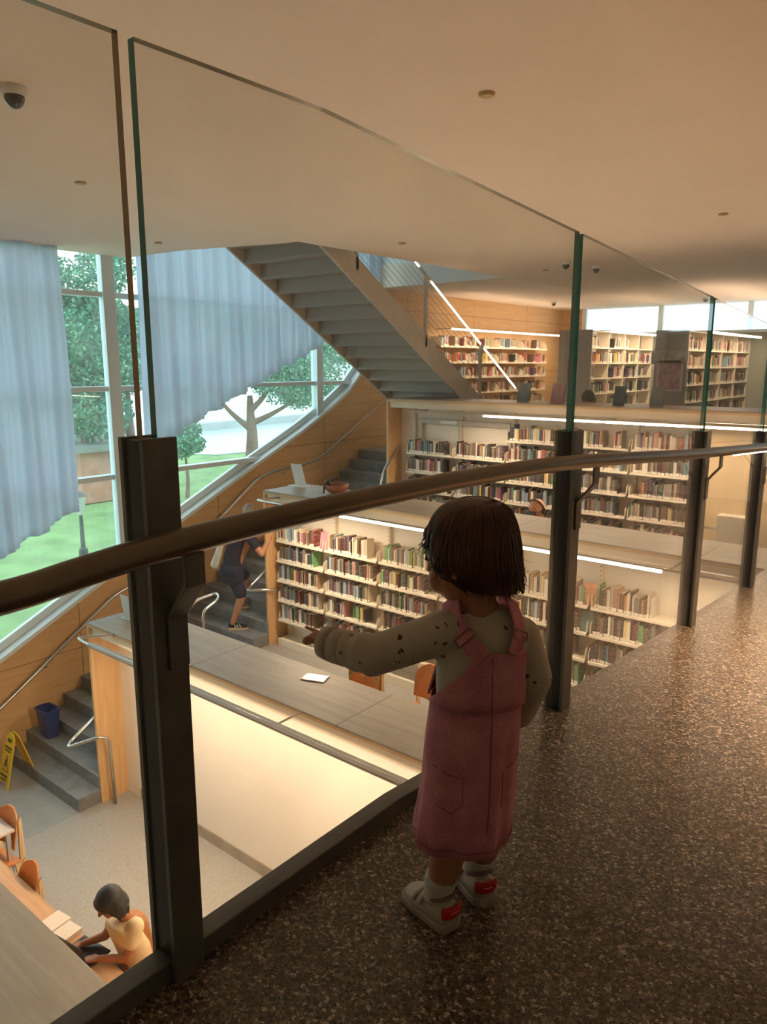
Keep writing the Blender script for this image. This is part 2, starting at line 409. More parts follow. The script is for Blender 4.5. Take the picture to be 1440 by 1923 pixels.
# far wall with the strip window above the book stacks
struct(MB().box(XW, XR, 19.0, 19.3, 3.45, 5.80).build('wall_far', mat('far_wall_green', (.42, .44, .38), .8)))
wf = struct(MB().box(-8.75, XR, 18.98, 19.02, 5.78, 5.84).build('window_2', M_WFRAME))
f2 = MB()
for x in (-8.75, -6.75, -4.7, -2.6, -.5, 1.7): f2.box(x-.06, x+.06, 18.96, 19.06, 5.82, 6.6)
f2.box(-8.8, XR, 18.96, 19.06, 6.52, 6.62)
f2.build('window_frame', M_WFRAME, wf)
MB().box(-8.75, XR, 19.03, 19.04, 5.84, 6.55).build('window_pane', M_WGLASS, wf)
struct(MB().box(XW, -8.8, 19.0, 19.3, 5.8, 6.7).build('wall_far_corner', M_PLY))
# right and rear walls
struct(MB().box(XR, XR+.2, -4, 19.3, -.3, 9.3).build('wall_right', M_WHITE))
struct(MB().box(XW, XR, -4.2, -4, -.3, 9.3).build('wall_rear', M_WHITE))
# ceiling slab with the stair opening, and the storey above the opening
cl = MB()
cl.prism([V((XW-.06, -4, CEIL)), V((XR, -4, CEIL)), V((XR, 6.50, CEIL)), V((-6.65, 6.50, CEIL)), V((-6.86, 6.49, CEIL)), V((-8.25, 6.06, CEIL)), V((XW-.06, 5.98, CEIL))], (0, 0, .4))
cl.box(-6.65, XR, 6.50, 11.30, CEIL, CEIL+.4)
cl.box(XW-.06, XR, 11.30, 19.3, CEIL, CEIL+.4)
struct(cl.build('ceiling', M_CEIL))
M_UP = mat('upper_storey_white', (.70, .76, .78), .8)
up = MB()
up.box(-6.65, -6.45, 5.9, 11.5, CEIL+.4, 9.3).box(XW, -6.45, 11.32, 11.5, CEIL+.4, 9.3)
struct(up.build('wall_upper', M_UP))
struct(MB().box(XW-.3, -6.4, -4, 11.6, 9.3, 9.5).build('ceiling_upper', M_UP))
struct(MB().box(-6.65, XR, 6.6, 6.7, CEIL+.4, 9.3).build('wall_upper_back', M_UP))

# balcony: level slab then a long gentle ramp going away
RY, SL = 1.5, .0635
def bz(y): return 3.80 - SL*max(0, y-RY)
BX = -1.245
pts = [(-4, 3.8), (RY, 3.8), (7.2, bz(7.2)), (9.6, bz(7.2))]
poly = [V((BX, y, z)) for y, z in pts] + [V((BX, 9.6, bz(7.2)-.3)), V((BX, -4, 3.35))]
struct(MB().prism(poly, (XR-BX, 0, 0)).build('floor_balcony', M_TERR))

# ------------------------------------------------------------------ glass balustrade
GX = -1.20
bal = thing('glass_balustrade', 'tall frameless glass balustrade on dark steel posts along the balcony edge', 'balustrade', (GX, 0, 3.8))
postY = [.78, 2.525, 4.10, 5.385]
def ptop(y): return 4.92 - .0685*max(0, y-1.0)
def gtop(y): return 5.585 if y < 1.25 else 5.585 - .0705*(y-1.25)
for i, y in enumerate(postY):
    b = MB(); zt = ptop(y); zb = bz(y) - .02
    b.box(GX+.028, GX+.040, y-.036, y+.036, zb, zt)
    b.box(GX-.040, GX-.028, y-.036, y+.036, zb, zt)
    b.box(GX-.028, GX+.028, y-.030, y+.030, zb, zt-.004, 1)  # web fill coloured black to give the dark of the gap between flanges
    b.disc_tube((GX+.039, y+.012, zt-.095), (1, 0, 0), .0035, .002, 10).disc_tube((GX+.039, y+.012, bz(y)+.55), (1, 0, 0), .0035, .002, 10)
    b.build('post', [M_STEEL, M_BLACK], bal, bevel=.0015)
def pane(ya, yb, ysplit=None):
    ys = [ya] + ([ysplit] if ysplit else []) + [yb]
    zb = [bz(y) + .045 if y < 1.6 else bz(y)-.005 for y in ys]; zt = [gtop(y) for y in ys]
    b = MB(); xa, xb = GX-.009, GX+.009
    n = len(ys)
    for i in range(n-1):
        q = [(ys[i], zb[i]), (ys[i+1], zb[i+1]), (ys[i+1], zt[i+1]), (ys[i], zt[i])]
        b.add([V((xb, *p)) for p in q], [(0, 1, 2, 3)], 0)
        b.add([V((xa, *p)) for p in q], [(3, 2, 1, 0)], 0)
        b.add([V((xa, *q[3])), V((xb, *q[3])), V((xb, *q[2])), V((xa, *q[2]))], [(0, 1, 2, 3)], 2)
    for y, z0, z1 in ((ys[0], zb[0], zt[0]), (ys[-1], zb[-1], zt[-1])):
        b.add([V((xa, y, z0)), V((xb, y, z0)), V((xb, y, z1)), V((xa, y, z1))], [(0, 1, 2, 3)], 1)
    o = b.build('glass_panel', [M_GLASS, M_GEDGE, M_GTOP], bal)
    return o
M_GTOP = mat('polished_glass_top', (.26, .22, .15), .15, 0, spec=.9)
M_BRONZE = mat('amber_glass_edge', (.34, .20, .08), .2, 0, spec=.8)
p1 = pane(-2.2, .765)
p1.data.materials[1] = M_BRONZE; p1['label'] = 'nearest glass sheet, cut off by the picture edge'
pane(.795, 2.51, 1.25); pane(2.54, 4.085); pane(4.115, 5.37); pane(5.40, 7.0)
MB().prism([V((GX-.03, y, z)) for y, z in ((-3.5, 3.845), (1.5, 3.845), (2.15, 3.79), (2.15, 3.70), (1.5, 3.78), (-3.5, 3.78))], (.052, 0, 0)).build('kerb', M_STEEL, bal, bevel=.003)
# handrail on cranked flat brackets
RXX = -1.095
rp_ = [at(-160, 1172, X=RXX), at(0, 1124, X=RXX), at(150, 1076, X=RXX), at(290, 1032, X=RXX), at(500, 978, X=RXX), at(700, 934, X=RXX), at(900, 894, X=RXX), at(1090, 867, X=RXX), at(1310, 852, X=RXX), at(1440, 839, X=RXX)]
zr = [p.z for p in rp_]
rail = [V((RXX, -.6, 4.725)), V((RXX, .2, 4.725)), V((RXX, .75, 4.722)), V((RXX, 1.3, 4.712)), V((RXX, 1.7, rp_[6].z if False else 4.705))]
rail = [V((RXX, -.6, rp_[1].z)), V((RXX, .2, rp_[1].z))] + rp_[1:] + [V((RXX, 7.2, rp_[-1].z - .062*(7.2-rp_[-1].y)))]
print('RAIL', [tuple(round(c, 3) for c in p) for p in rail])
MB().tube(bez(rail, 6), .0265, 20, flat=.95).build('handrail', M_RAIL, bal, smooth=True)
MB().tube([p - V((0, 0, .0262)) for p in bez(rail, 6) if p.y > 4.2], .006, 8).build('light_strip', M_LED, bal, smooth=True)
def railz(y):
    for a, b in zip(rail, rail[1:]):
        if a.y <= y <= b.y: return a.z + (b.z-a.z)*(y-a.y)/(b.y-a.y)
    return rail[-1].z
for y in postY:
    yb = y + .012; b = MB(); rz = railz(yb) - .025; w = .022
    x0 = GX+.041
    prof = [(RXX-.004, rz), (RXX+.004, rz), (RXX+.004, rz-.06), (x0+.006, rz-.135), (x0+.006, rz-.235), (x0, rz-.235), (x0, rz-.131), (RXX-.004, rz-.056)]
    b.prism([V((px_, yb-w, pz_)) for px_, pz_ in prof], (0, 2*w, 0))
    b.build('bracket', M_STEEL, bal, bevel=.0015)
bal.location = (0, 0, 0)
for c in bal.children: c.matrix_parent_inverse = Matrix()

# ------------------------------------------------------------------ counters on top of each terrace wall
CT = [1.07, 2.215, 3.37, 4.515]; CY = [1.37, 4.03, 6.69, 9.35]
cl_ = ['grey oak reading counter in the bottom left corner, nearest below the balcony',
       'grey oak reading counter carrying the white tablet above the blank lit wall',
       'grey oak reading counter with the bowl, above the lower bookshelves',
       'grey oak reading counter at the foot of the steel stair, topmost level']
M_FASC = mat('cream_fascia', (.74, .64, .50), .5)
for k in range(4):
    y, z = CY[k], CT[k]
    t = thing('reading_counter', cl_[k], 'counter', (0, 0, 0), 'long reading counters')
    x0 = LX - .02
    DPT = (.72, .72, .78, .84)[k]
    MB().box(x0, XR-.05, y, y+DPT, z-.02, z).build('worktop', M_TOP, t, bevel=.002)
    MB().box(x0, XR-.05, y, y+DPT, z-.045, z-.0205).build('edge_band', M_EDGE, t)
    MB().box(x0+.04, XR-.05, y+.03, y+.05, z-.14, z-.046).build('fascia', M_FASC, t)
    MB().box(x0, x0+.04, y, y+.37 if k else y+.7, z-1.07 - (1.15 if k else 0), z-.046).build('end_panel', M_PLYV, t, bevel=.003)
    if k: MB().box(x0+.04, XR-.05, y+.40, y+.70, z-.30, z-.046).build('desk_back', M_PLYV, t)
    else: MB().box(x0+.04, XR-.05, y+.55, y+.68, 0.0, z-.046).build('desk_back', M_PLYV, t)
# hung light bars: tube frame with a lit diffuser
lb = ['tubular light bar hung before the blank lit wall, lowest terrace', 'tubular light bar with bright strip over the lower bookshelves', 'tubular light bar with bright strips over the upper bookshelves']
for k, (y, z) in enumerate(((3.72, 2.20), (6.38, 3.30), (9.04, 4.355))):
    t = thing('light_bar', lb[k], 'light', (0, 0, 0), 'light bars in front of the terrace walls')
    x0 = (-7.28, -7.42, -7.0)[k]; yb = CY[k+1] + .06; r = .014
    MB().tube(rounded([(x0+.12 if k else x0+.3, yb+.05, z-.005), (x0, y+.02, z), (x0+.15, y, z), (XR-.1, y, z)], .05), r, 10).build('tube_frame', M_TUBE if k < 2 else M_GREYST, t, smooth=True)
    for x in ([-5.78, -4.2, -2.6, -1.0, .6, 2.2], [-5.92, -4.0, -2.05, -.2, 1.7], [-5.6, -3.83, -2.7, -1.0, 1.0])[k]:
        MB().tube([(x, y, z), (x, yb, z+.002)], .009, 8).build('arm', M_GREYST, t, smooth=True)
    segs = ([(-7.0, 3.9)], [(-5.90, -2.10)], [(-5.60, -3.87), (-3.80, -2.82), (-2.60, -2.12), (-1.9, 1.9)])[k]
    for a, b in segs:
        if k: MB().box(a, b, y-.026, y-.004, z-.030, z-.004).build('diffuser', M_LED, t, bevel=.004)
        else:
            MB().box(a, b, y-.040, y+.050, z-.008, z+.012).build('channel', M_GREYST, t, bevel=.003)
            MB().box(a, b, y+.012, y+.030, z-.016, z-.0085).build('diffuser', M_LED, t)

# ------------------------------------------------------------------ books (filled while shelves are built)
BOOKS = []   # dict(pos, dir, thick, depth, height, color, where, lean)
PAL = {'navy': (.03, .05, .14), 'black': (.02, .02, .022), 'dark green': (.02, .09, .05), 'teal': (.03, .22, .25), 'light blue': (.22, .42, .58),
       'dark red': (.25, .02, .02), 'bright red': (.62, .05, .03), 'maroon': (.14, .025, .03), 'cream': (.72, .62, .45), 'white': (.78, .75, .70), 'yellow': (.80, .58, .08),
       'orange': (.75, .26, .05), 'brown': (.16, .08, .04), 'grey': (.22, .21, .20), 'pink': (.70, .25, .30), 'purple': (.16, .07, .22), 'green': (.10, .40, .12), 'tan': (.42, .28, .15)}
MIX_L = ['navy']*4 + ['black']*7 + ['dark green']*2 + ['teal']*2 + ['light blue']*3 + ['dark red']*3 + ['bright red'] + ['maroon']*3 + ['cream']*3 + ['white']*3 + ['yellow'] + ['orange'] + ['brown']*9 + ['grey']*9 + ['pink'] + ['purple'] + ['green'] + ['tan']*3
MIX_T = ['cream']*5 + ['white']*4 + ['pink']*2 + ['dark red']*3 + ['bright red']*2 + ['brown']*3 + ['tan']*4 + ['yellow']*2 + ['orange']*2 + ['grey']*3 + ['light blue']*2 + ['navy']*2 + ['black']*2 + ['green', 'purple']
def fill(origin, along, depthdir, length, hmax, where, mix, dens=1.0, dmin=.13, gaps=0.0, big=0):
    """books stand on a shelf: origin = front left bottom corner, spines face -depthdir"""
    s = .02; along = V(along); dd = V(depthdir)
    while s < length - .05:
        if rnd.random() < gaps: s += rnd.uniform(.05, .16); continue
        if rnd.random() > dens:
            s += rnd.uniform(.02, .06) ; continue
        th = rnd.choice([.016, .02, .024, .028, .032, .038, .046]) * rnd.uniform(.9, 1.1)
        if big and rnd.random() < big: th *= 1.5
        if s + th > length - .015: break
        h = min(hmax, rnd.uniform(.165, .205) if rnd.random() < .5 else rnd.uniform(.19, .245)); d = rnd.uniform(dmin, dmin+.05)
        c = rnd.choice(mix); f_ = rnd.uniform(.65, 1.15); g_ = sum(PAL[c])/3; col = [min(1, max(.008, (v*.70 + g_*.30)*f_*t_)) for v, t_ in zip(PAL[c], (1.04, .98, .90))]
        BOOKS.append(dict(p=V(origin) + along*(s + th/2) + dd*rnd.uniform(.008, .03), a=along, d=dd, t=th, h=h, w=d, c=c, col=col, where=where, idx=len(BOOKS)))
        s += th + rnd.choice([.001, .001, .002, .004])

ORD = ['first', 'second', 'third', 'fourth', 'fifth', 'sixth', 'seventh', 'eighth', 'ninth']
BAY = .915
def bay_unit(x0, y0, zf, rows, k, name, label, group, where, mix, blank=False, emptylow=False, headless=False):
    """one metal bookcase bay: uprights, back panel, shelves with rounded end brackets, base"""
    t = thing(name, label, 'bookcase', (x0, y0, zf), group)
    yb = y0 + .30
    top = zf + 2.06
    def mk(): return MB()
    b = mk().box(0, BAY-.006, .262, .285, .02, 2.06); b.build('back_panel', M_BACK, None).parent = t
    b = mk().box(0, .03, .215, .262, 0, 2.06)
    for q in range(34): b.box(.009, .013, .2140, .2152, .3+q*.05, .322+q*.05, 1).box(.018, .022, .2140, .2152, .3+q*.05, .322+q*.05, 1)
    b.build('upright', [M_CREAM, M_BLACK], None).parent = t
    if not blank:
        for zi in rows:
            z = zi - zf; sh = mk()
            sh.box(.018, BAY-.018, .005, .25, z-.022, z).box(.018, BAY-.018, 0, .006, z-.026, z+.004)
            o = sh.build('shelf', M_CREAM, None, bevel=.002); o.parent = t
            for xx in (.016, BAY-.022):
                br = mk(); br.prism([V((xx, .02, z-.024)), V((xx, .25, z-.024)), V((xx, .25, z+.13)), V((xx, .07, z+.13)), V((xx, .03, z+.11)), V((xx, .02, z+.08))], (.004, 0, 0))
                o2 = br.build('end_bracket', M_CREAM, None); o2.parent = o
    b = mk().box(.006, BAY-.006, .02, .26, .02, .10).box(.006, BAY-.006, .0, .02, .0, .11); 
    b.build('base_shelf', M_CREAM, None, bevel=.003).parent = t
    return t
# lower bookcase (second terrace)
YF2, YF3 = 6.775, 9.435
rows2 = [1.15 + v for v in (1.53, 1.245, .96, .675, .39)]
X2 = -7.50
for i in range(9):
    x0 = X2 + BAY*i
    blank = False
    where = f'{ORD[i]} bay of the lower bookcase'
    lab = f'cream metal bookcase bay on the middle terrace, {ORD[i]} from the plywood end panel' if i else 'cream metal bookcase bay against the plywood end panel, empty bottom shelf'
    bay_unit(x0, YF2, 1.15, rows2, i, 'bookcase', lab, 'bookcase bays on the middle terrace', where, MIX_L)
    if i < 7:
        for r, z in enumerate(rows2):
            ln = BAY - .05 if not (i == 5 and r < 2) else BAY - .12
            if i == 0 and r == 4: ln = .80
            if i == 6 and r == 0: continue
            fill((x0+.025, YF2+.015, z), (1, 0, 0), (0, 1, 0), ln * rnd.uniform(.78, 1.0), .235, (f'{ORD[r]} shelf', where), MIX_T if r == 0 else MIX_L, .985, gaps=.008)
        if i >= 3: fill((x0+.025, YF2+.015, 1.25), (1, 0, 0), (0, 1, 0), BAY-.06, .22, ('bottom shelf', where), MIX_L, .97)
rows3 = [2.3 + v for v in (1.67, 1.37, 1.07, .77, .47)]
X3 = -7.30
for i in range(7):
    x0 = X3 + BAY*i
    where = f'{ORD[i]} bay of the upper bookcase'
    rws = rows3[1:] if i < 2 else rows3
    lab = ('cream metal bookcase bay under the steel stair, closest to the stair lane', 'cream metal bookcase bay under the steel stair foot, top shelf missing')[i] if i < 2 else f'cream metal bookcase bay on the upper terrace, {ORD[i]} from the stairs'
    if i == 5: lab = 'blank beige panel bay at the right end of the upper bookcase'
    if i == 6: lab = 'blank beige panel bay behind the last glass sheet'
    t = bay_unit(x0, YF3, 2.3, rws, i, 'bookcase', lab, 'bookcase bays on the upper terrace', where, MIX_L, blank=i >= 5)
    if i >= 5:
        MB().box(0, BAY-.01, -.02, .0, 0, 2.05).build('front_panel', wood('beige_panel%d' % i, (.56, .42, .24), (.64, .49, .30), .4, axis=2, scale=1.2), None).parent = t
    if i < 5:
        for r, z in enumerate(rws):
            rr = r + (1 if i < 2 else 0)
            fill((x0+.025, YF3+.015, z), (1, 0, 0), (0, 1, 0), (BAY-.05) * rnd.uniform(.86, 1.0), .24, (f'{ORD[rr]} shelf', where), MIX_T if rr == 0 else MIX_L, .985, gaps=.006)
# grey header band with a paper sign on the first two upper bays
hd = thing('shelf_header', 'grey header frame with a small white sign, above the left books of the upper bookcase', 'sign', (0, 0, 0))
b = MB().box(X3+.12, X3+2*BAY-.05, YF3+.20, YF3+.225, 4.13, 4.20)
for x in (X3+.12, X3+BAY-.03, X3+2*BAY-.09): b.box(x, x+.06, YF3+.20, YF3+.225, 3.70, 4.13)
b.build('frame', M_GREYST, hd)
sg = MB().box(X3+.55, X3+.86, YF3+.19, YF3+.199, 4.14, 4.19); sg.build('paper_sign', M_WPL, hd)

# ------------------------------------------------------------------ upper level: wall shelves and two book stacks
UW = 'wall-mounted bookcase at the far left'
for i in range(4):
    y0 = 12.95 + 1.17*i
    t = thing('wall_shelf', f'cream wall shelves on the orange plywood wall, {ORD[i]} bay from the steel stair', 'bookcase', (XW, y0, 3.45), 'shelf bays on the plywood wall')
    where = f'{ORD[i]} bay of the plywood wall shelves'
    for r, z in enumerate((5.43, 5.10, 4.78, 4.44, 4.12)):
        sh = MB().box(.03, .30, .0, 1.16, z-3.45-.025, z-3.45).box(.30, .306, 0, 1.16, z-3.45-.03, z-3.45+.006)
        o = sh.build('shelf', M_CREAM, None); o.parent = t
        for yy in (.0, 1.15):
            br = MB(); zz = z-3.45; br.prism([V((.04, yy, zz-.025)), V((.29, yy, zz-.025)), V((.29, yy, zz+.08)), V((.22, yy, zz+.18)), V((.04, yy, zz+.2))], (0, .006, 0))
            o2 = br.build('end_bracket', M_CREAM, None); o2.parent = o
        s = .05
        while s < 1.0:
            ln = rnd.uniform(.15, .45)
            fill((XW+.29, y0+s, z), (0, 1, 0), (-1, 0, 0), min(ln, 1.14-s), .22, (f'{ORD[r]} shelf', where), MIX_T, .97)
            s += ln + rnd.uniform(.08, .3)
    MB().box(.0, .03, .55, .61, .4, 2.2).build('upright', M_GREYST, None).parent = t
t = thing('light_bar', 'long glowing light strip over the plywood wall shelves', 'light', (0, 0, 0))
MB().box(XW+.55, XW+.60, 12.95, 18.3, 5.74, 5.775).build('diffuser', M_LED, t)
for y in (13.2, 15.5, 18.0): MB().tube([(XW, y, 5.78), (XW+.57, y, 5.78)], .01, 6).build('arm', M_GREYST, t)
M_STACKEND = mat('grey_stack_end', (.34, .32, .29), .6, noise=.03, nscale=5)
def stack(X, ya, yb, ztop, xl, label, where, n, dens):
    t = thing('book_stack', label, 'bookcase', (0, 0, 0), 'free-standing book stacks on the top level')
    MB().box(xl, X, ya-.03, ya, 3.45, ztop+.02).build('end_panel', M_STACKEND, t)
    MB().box(X-.62, X-.60, ya, yb, 3.45, ztop).build('back_panel', M_BACK, t)
    MB().box(X-.3, X, ya, yb, ztop-.02, ztop).build('top_panel', M_CREAM, t)
    for i in range(n+1):
        y = ya + (yb-ya)*i/n; MB().box(X-.3, X, y-.01, y+.01, 3.45, ztop).build('divider', M_CREAM, t)
    for r in range(6):
        z = ztop - .34 - .325*r
        if z < 3.5: break
        MB().box(X-.3, X, ya, yb, z-.025, z).build('shelf', M_CREAM, t)
        for i in range(n):
            y = ya + (yb-ya)*i/n + .03; L = (yb-ya)/n - .06; s = 0
            while s < L - .1:
                ln = rnd.uniform(.2, .5)
                if rnd.random() < dens: fill((X-.012, y+s, z), (0, 1, 0), (-1, 0, 0), min(ln, L-s), .25, (f'{ORD[r]} shelf', f'{ORD[i]} bay of the {where}'), MIX_T if r < 2 else MIX_L, .97)
                s += ln + rnd.uniform(.0, .12)
    MB().box(X+.22, X+.27, ya+.4, yb-.2, ztop-.04, ztop).build('diffuser', M_LED, t)
    for y in (ya+.5, (ya+yb)/2, yb-.4): MB().tube([(X-.2, y, ztop+.01), (X+.25, y, ztop+.01)], .01, 6).build('arm', M_GREYST, t)
    return t
stack(-6.8, 15.2, 18.7, 5.75, at(1047, 700, Y=15.17).x, 'half-empty cream book stack behind the grey end panel with a red notice', 'half-empty stack', 4, .62)
stack(-4.6, 14.5, 18.8, 5.66, at(1227, 700, Y=14.47).x, 'full cream book stack beside the grey end panel with the framed poster', 'full stack', 4, .97)
def flat_sign(name, label, cat, c, u, v, col, frame=None, art=None):
    t = thing(name, label, cat, c); c = V((0, 0, 0)); n = V(u).cross(V(v)).normalized()
    MB().obox(c, V(u), V(v), n*.006).build('board', mat(name+'_board', frame or (.8, .78, .74), .6), t).matrix_parent_inverse = Matrix()
    MB().obox(c + n*.007, V(u)*.86, V(v)*.9, n*.002).build('print', art or mat(name+'_print', col, .6, noise=.5, nscale=9), t).matrix_parent_inverse = Matrix()
    return t
flat_sign('poster', 'framed pinkish poster on the grey stack end panel', 'poster', at(1257, 704, Y=14.46), (.24, 0, 0), (0, 0, .30), (.50, .28, .34), (.62, .55, .52))
flat_sign('shelf_label', 'pale blank shelf label above the framed poster', 'sign', at(1257, 671, Y=14.46), (.34, 0, 0), (0, 0, .12), (.46, .43, .39), (.44, .41, .37))
flat_sign('notice', 'narrow red notice on the left grey stack end', 'sign', at(1070, 697, Y=15.16), (.06, 0, 0), (0, 0, .24), (.55, .06, .05), (.6, .12, .1))

# ------------------------------------------------------------------ steel stair to the storey above
st = thing('steel_staircase', 'grey steel staircase with cable railing climbing through the ceiling opening', 'staircase', (0, 0, 0))
SXL, SXR = -8.33, -6.75
def sz(y): return 4.15 + .62*(10.75 - y)
for x, nm in ((SXL, 'stringer'), (SXR, 'stringer')):
    ya, yb = 3.6, 10.85
    MB().prism([V((x-.02, ya, sz(ya))), V((x-.02, yb, sz(yb))), V((x-.02, yb+.05, sz(yb)+.34)), V((x-.02, ya, sz(ya)+.34))], (.04, 0, 0)).build(nm, M_GREYST, st)
for i in range(25):
    y = 10.6 - .29*i; z = sz(y) + .205
    b = MB().box(SXL+.02, SXR-.02, y-.30, y, z, z+.03).box(SXL+.02, SXR-.02, y-.012, y, z-.165, z).box(SXL+.02, SXR-.02, y-.31, y-.28, z-.02, z+.03)
    b.build('tread', M_PERF, st)
for x in (SXL, SXR-.0):
    for y in (10.74, 9.2, 7.66):
        MB().box(x-.02, x+.02, y-.025, y+.025, sz(y)+.2, sz(y)+1.22).build('baluster', M_GREYST, st)
    for c in range(8):
        a = .42 + c*.095
        MB().tube([(x, 6.2, sz(6.2)+a), (x, 10.74, sz(10.74)+a), (x, 10.9, sz(10.9)+a)], .004, 5).build('cable', M_GREYST, st)
    MB().tube([(x, 6.0, sz(6.0)+1.22), (x, 11.9, sz(11.9)+1.22)], .022, 10).build('handrail', M_GREYST, st, smooth=True)
for ya, yb in ((6.3, 9.0), (9.30, 10.70), (10.82, 11.9)):
    MB().tube([(SXR+.02, ya, sz(ya)+1.20), (SXR+.02, yb, sz(yb)+1.20)], .013, 8).build('light_strip', M_LED, st)
MB().box(SXL-.1, SXR+.25, 10.55, 12.0, 3.45, 4.20).build('landing', M_GREYST, st)

# ------------------------------------------------------------------ wall handrail and grab rails
t = thing('wall_handrail', 'thin steel handrail climbing the plywood wall beside the stairs', 'handrail', (0, 0, 0))
hx = XW + .09
path = [(hx, 3.3, .55), (hx, 3.74, .80), (hx, 5.43, 1.90), (hx, 5.9, 1.98), (hx, 6.5, 2.15), (hx, 8.1, 3.22), (hx, 8.5, 3.30), (hx, 9.1, 3.32), (hx, 9.6, 3.42), (hx, 11.5, 4.45), (hx, 12.4, 4.5)]
MB().tube(rounded(path, .25), .02, 10).build('rail', M_TUBE, t, smooth=True)
for y, z in ((4.35, 1.2), (5.9, 1.98), (7.3, 2.68), (8.7, 3.3), (10.4, 3.86)):
    MB().tube(rounded([(XW, y, z-.10), (XW+.07, y, z-.09), (hx, y, z-.01)], .03), .009, 8).build('wall_bracket', M_TUBE, t, smooth=True)
gl = ['bent steel grab rail at the foot of the lowest steps', 'bent steel grab rail half hidden behind the grey oak counter, middle landing', 'bent steel grab rail round the end panel beside the climbing person', 'bent steel grab rail beside the upper steps']
def grab(i, pts):
    t = thing('grab_rail', gl[i], 'handrail', (0, 0, 0), 'steel grab rails on the stairs')
    MB().tube(rounded(pts, .09), .019, 12).build('rail', M_TUBE, t, smooth=True)
    return t
def grabset(k, i):
    dy = RUN*k; dz = RISE*k
    grab(i, [(-7.66, 4.75+dy, 1.45+dz), (-7.78, 3.83+dy, .81+dz), (-7.72, 3.74+dy, .78+dz), (-7.48, 4.00+dy, .88+dz), (-7.45, 4.1+dy, .84+dz), (-7.45, 4.12+dy, 0+dz)])
grabset(0, 0)
grab(2, [(-7.64, 7.41, 2.60), (-7.78, 6.55, 2.02), (-7.74, 6.45, 1.98), (-7.55, 6.62, 1.99), (-7.50, 6.80, 1.96), (-7.56, 6.86, 1.95)])
grab(1, [(-7.66, 5.0, 1.62), (-7.68, 5.55, 2.08), (-7.62, 5.85, 2.12), (-7.45, 5.75, 2.10), (-7.4, 5.45, 2.02), (-7.4, 5.44, 1.15)])
grab(3, [(-7.45, 9.0, 2.3), (-7.45, 9.0, 3.2), (-7.5, 9.15, 3.4), (-7.64, 9.95, 3.95), (-7.66, 10.6, 4.3)])

# ------------------------------------------------------------------ curtains
def curtain(y0, y1, ztop, hem, label, seed):
    r = random.Random(seed); n = int((y1-y0)/.02); rows = 26
    ph = 0; off = []; 
    for i in range(n+1):
        y = y0 + (y1-y0)*i/n
        off.append(.062*sin(y*2*pi/.36 + 1.5*sin(y*2.1)) + .02*sin(y*2*pi/.11 + seed))
    b = MB(); rings = []
    for k in range(rows+1):
        u = k/rows; row = []
        for i in range(n+1):
            y = y0 + (y1-y0)*i/n; zb = hem(y) + .015*sin(y*2*pi/.26); z = zb + (ztop-zb)*u
            row.append(V((XW+.22 + off[i]*(1.15-.5*u), y + .012*sin(z*1.7+y*9), z)))
        rings.append(row)
    b.loft(rings, 0, False, False, closed=False)
    o = b.build('curtain', M_CURT, None, smooth=True)
    m = o.modifiers.new('thickness', 'SOLIDIFY'); m.thickness = .002
    t = thing('window_curtain', label, 'curtain', (0, 0, 0), 'sheer curtains at the window'); o.parent = t; o.name = 'fabric'
    MB().tube([(XW+.22, y0, ztop), (XW+.22, y1, ztop)], .012, 8).build('curtain_track', M_WPL, t)
    return t
M_CURT, n_, l_, p_ = nmat('sheer_curtain'); n_.remove(p_)
tl = n_.new('ShaderNodeBsdfTranslucent'); tl.inputs['Color'].default_value = (.70, .75, .86, 1)
df = n_.new('ShaderNodeBsdfDiffuse'); df.inputs['Color'].default_value = (.66, .66, .70, 1)
tr = n_.new('ShaderNodeBsdfTransparent'); tr.inputs['Color'].default_value = (.88, .93, .96, 1)
m1 = n_.new('ShaderNodeMixShader'); m1.inputs[0].default_value = .35; l_.new(tl.outputs[0], m1.inputs[1]); l_.new(df.outputs[0], m1.inputs[2])
m2 = n_.new('ShaderNodeMixShader'); m2.inputs[0].default_value = .16; l_.new(m1.outputs[0], m2.inputs[1]); l_.new(tr.outputs[0], m2.inputs[2])
l_.new(m2.outputs[0], n_['Material Output'].inputs['Surface'])
curtain(2.9, 4.86, CEIL, lambda y: 3.16 + .45*(y-4.80), 'sheer pale curtain at the left picture edge, scalloped hem', 1)
curtain(5.97, 11.0, 9.2, lambda y: 4.02 + .435*(y-6.36), 'long sheer pale curtain with rising hem, behind the steel stair', 2)

# ------------------------------------------------------------------ ceiling fittings
for i, (p, lab) in enumerate(((at(25, 163, Z=CEIL), 'dome security camera at the left picture edge'), (at(1063, 491, Z=CEIL), 'tiny dome camera on the ceiling left of the second post glass edge'), (at(1120, 499, Z=CEIL), 'tiny dome camera on the ceiling just right of the glass edge'), (at(1325, 558, Z=CEIL), 'tiny dome camera on the ceiling above the far window'), (at(1040, 566, Z=CEIL), 'tiny dome camera in the far plywood corner'))):
    t = thing('security_camera', lab, 'security camera', p, 'dome cameras on the ceiling'); r = .07
    MB().tube([(0, 0, 0), (0, 0, -.02), (0, 0, -.045)], [r, r, r*.86], 24).build('housing', M_WPL, None, smooth=False).parent = t
    def f(u): return V((u.x, u.y, min(u.z, .2)))
    MB().ell((0, 0, -.045), (r*.74, r*.74, .062), fn=f).build('dome', mat('smoked_dome%d' % i, (.03, .028, .026), .12, spec=.8), None, smooth=True).parent = t
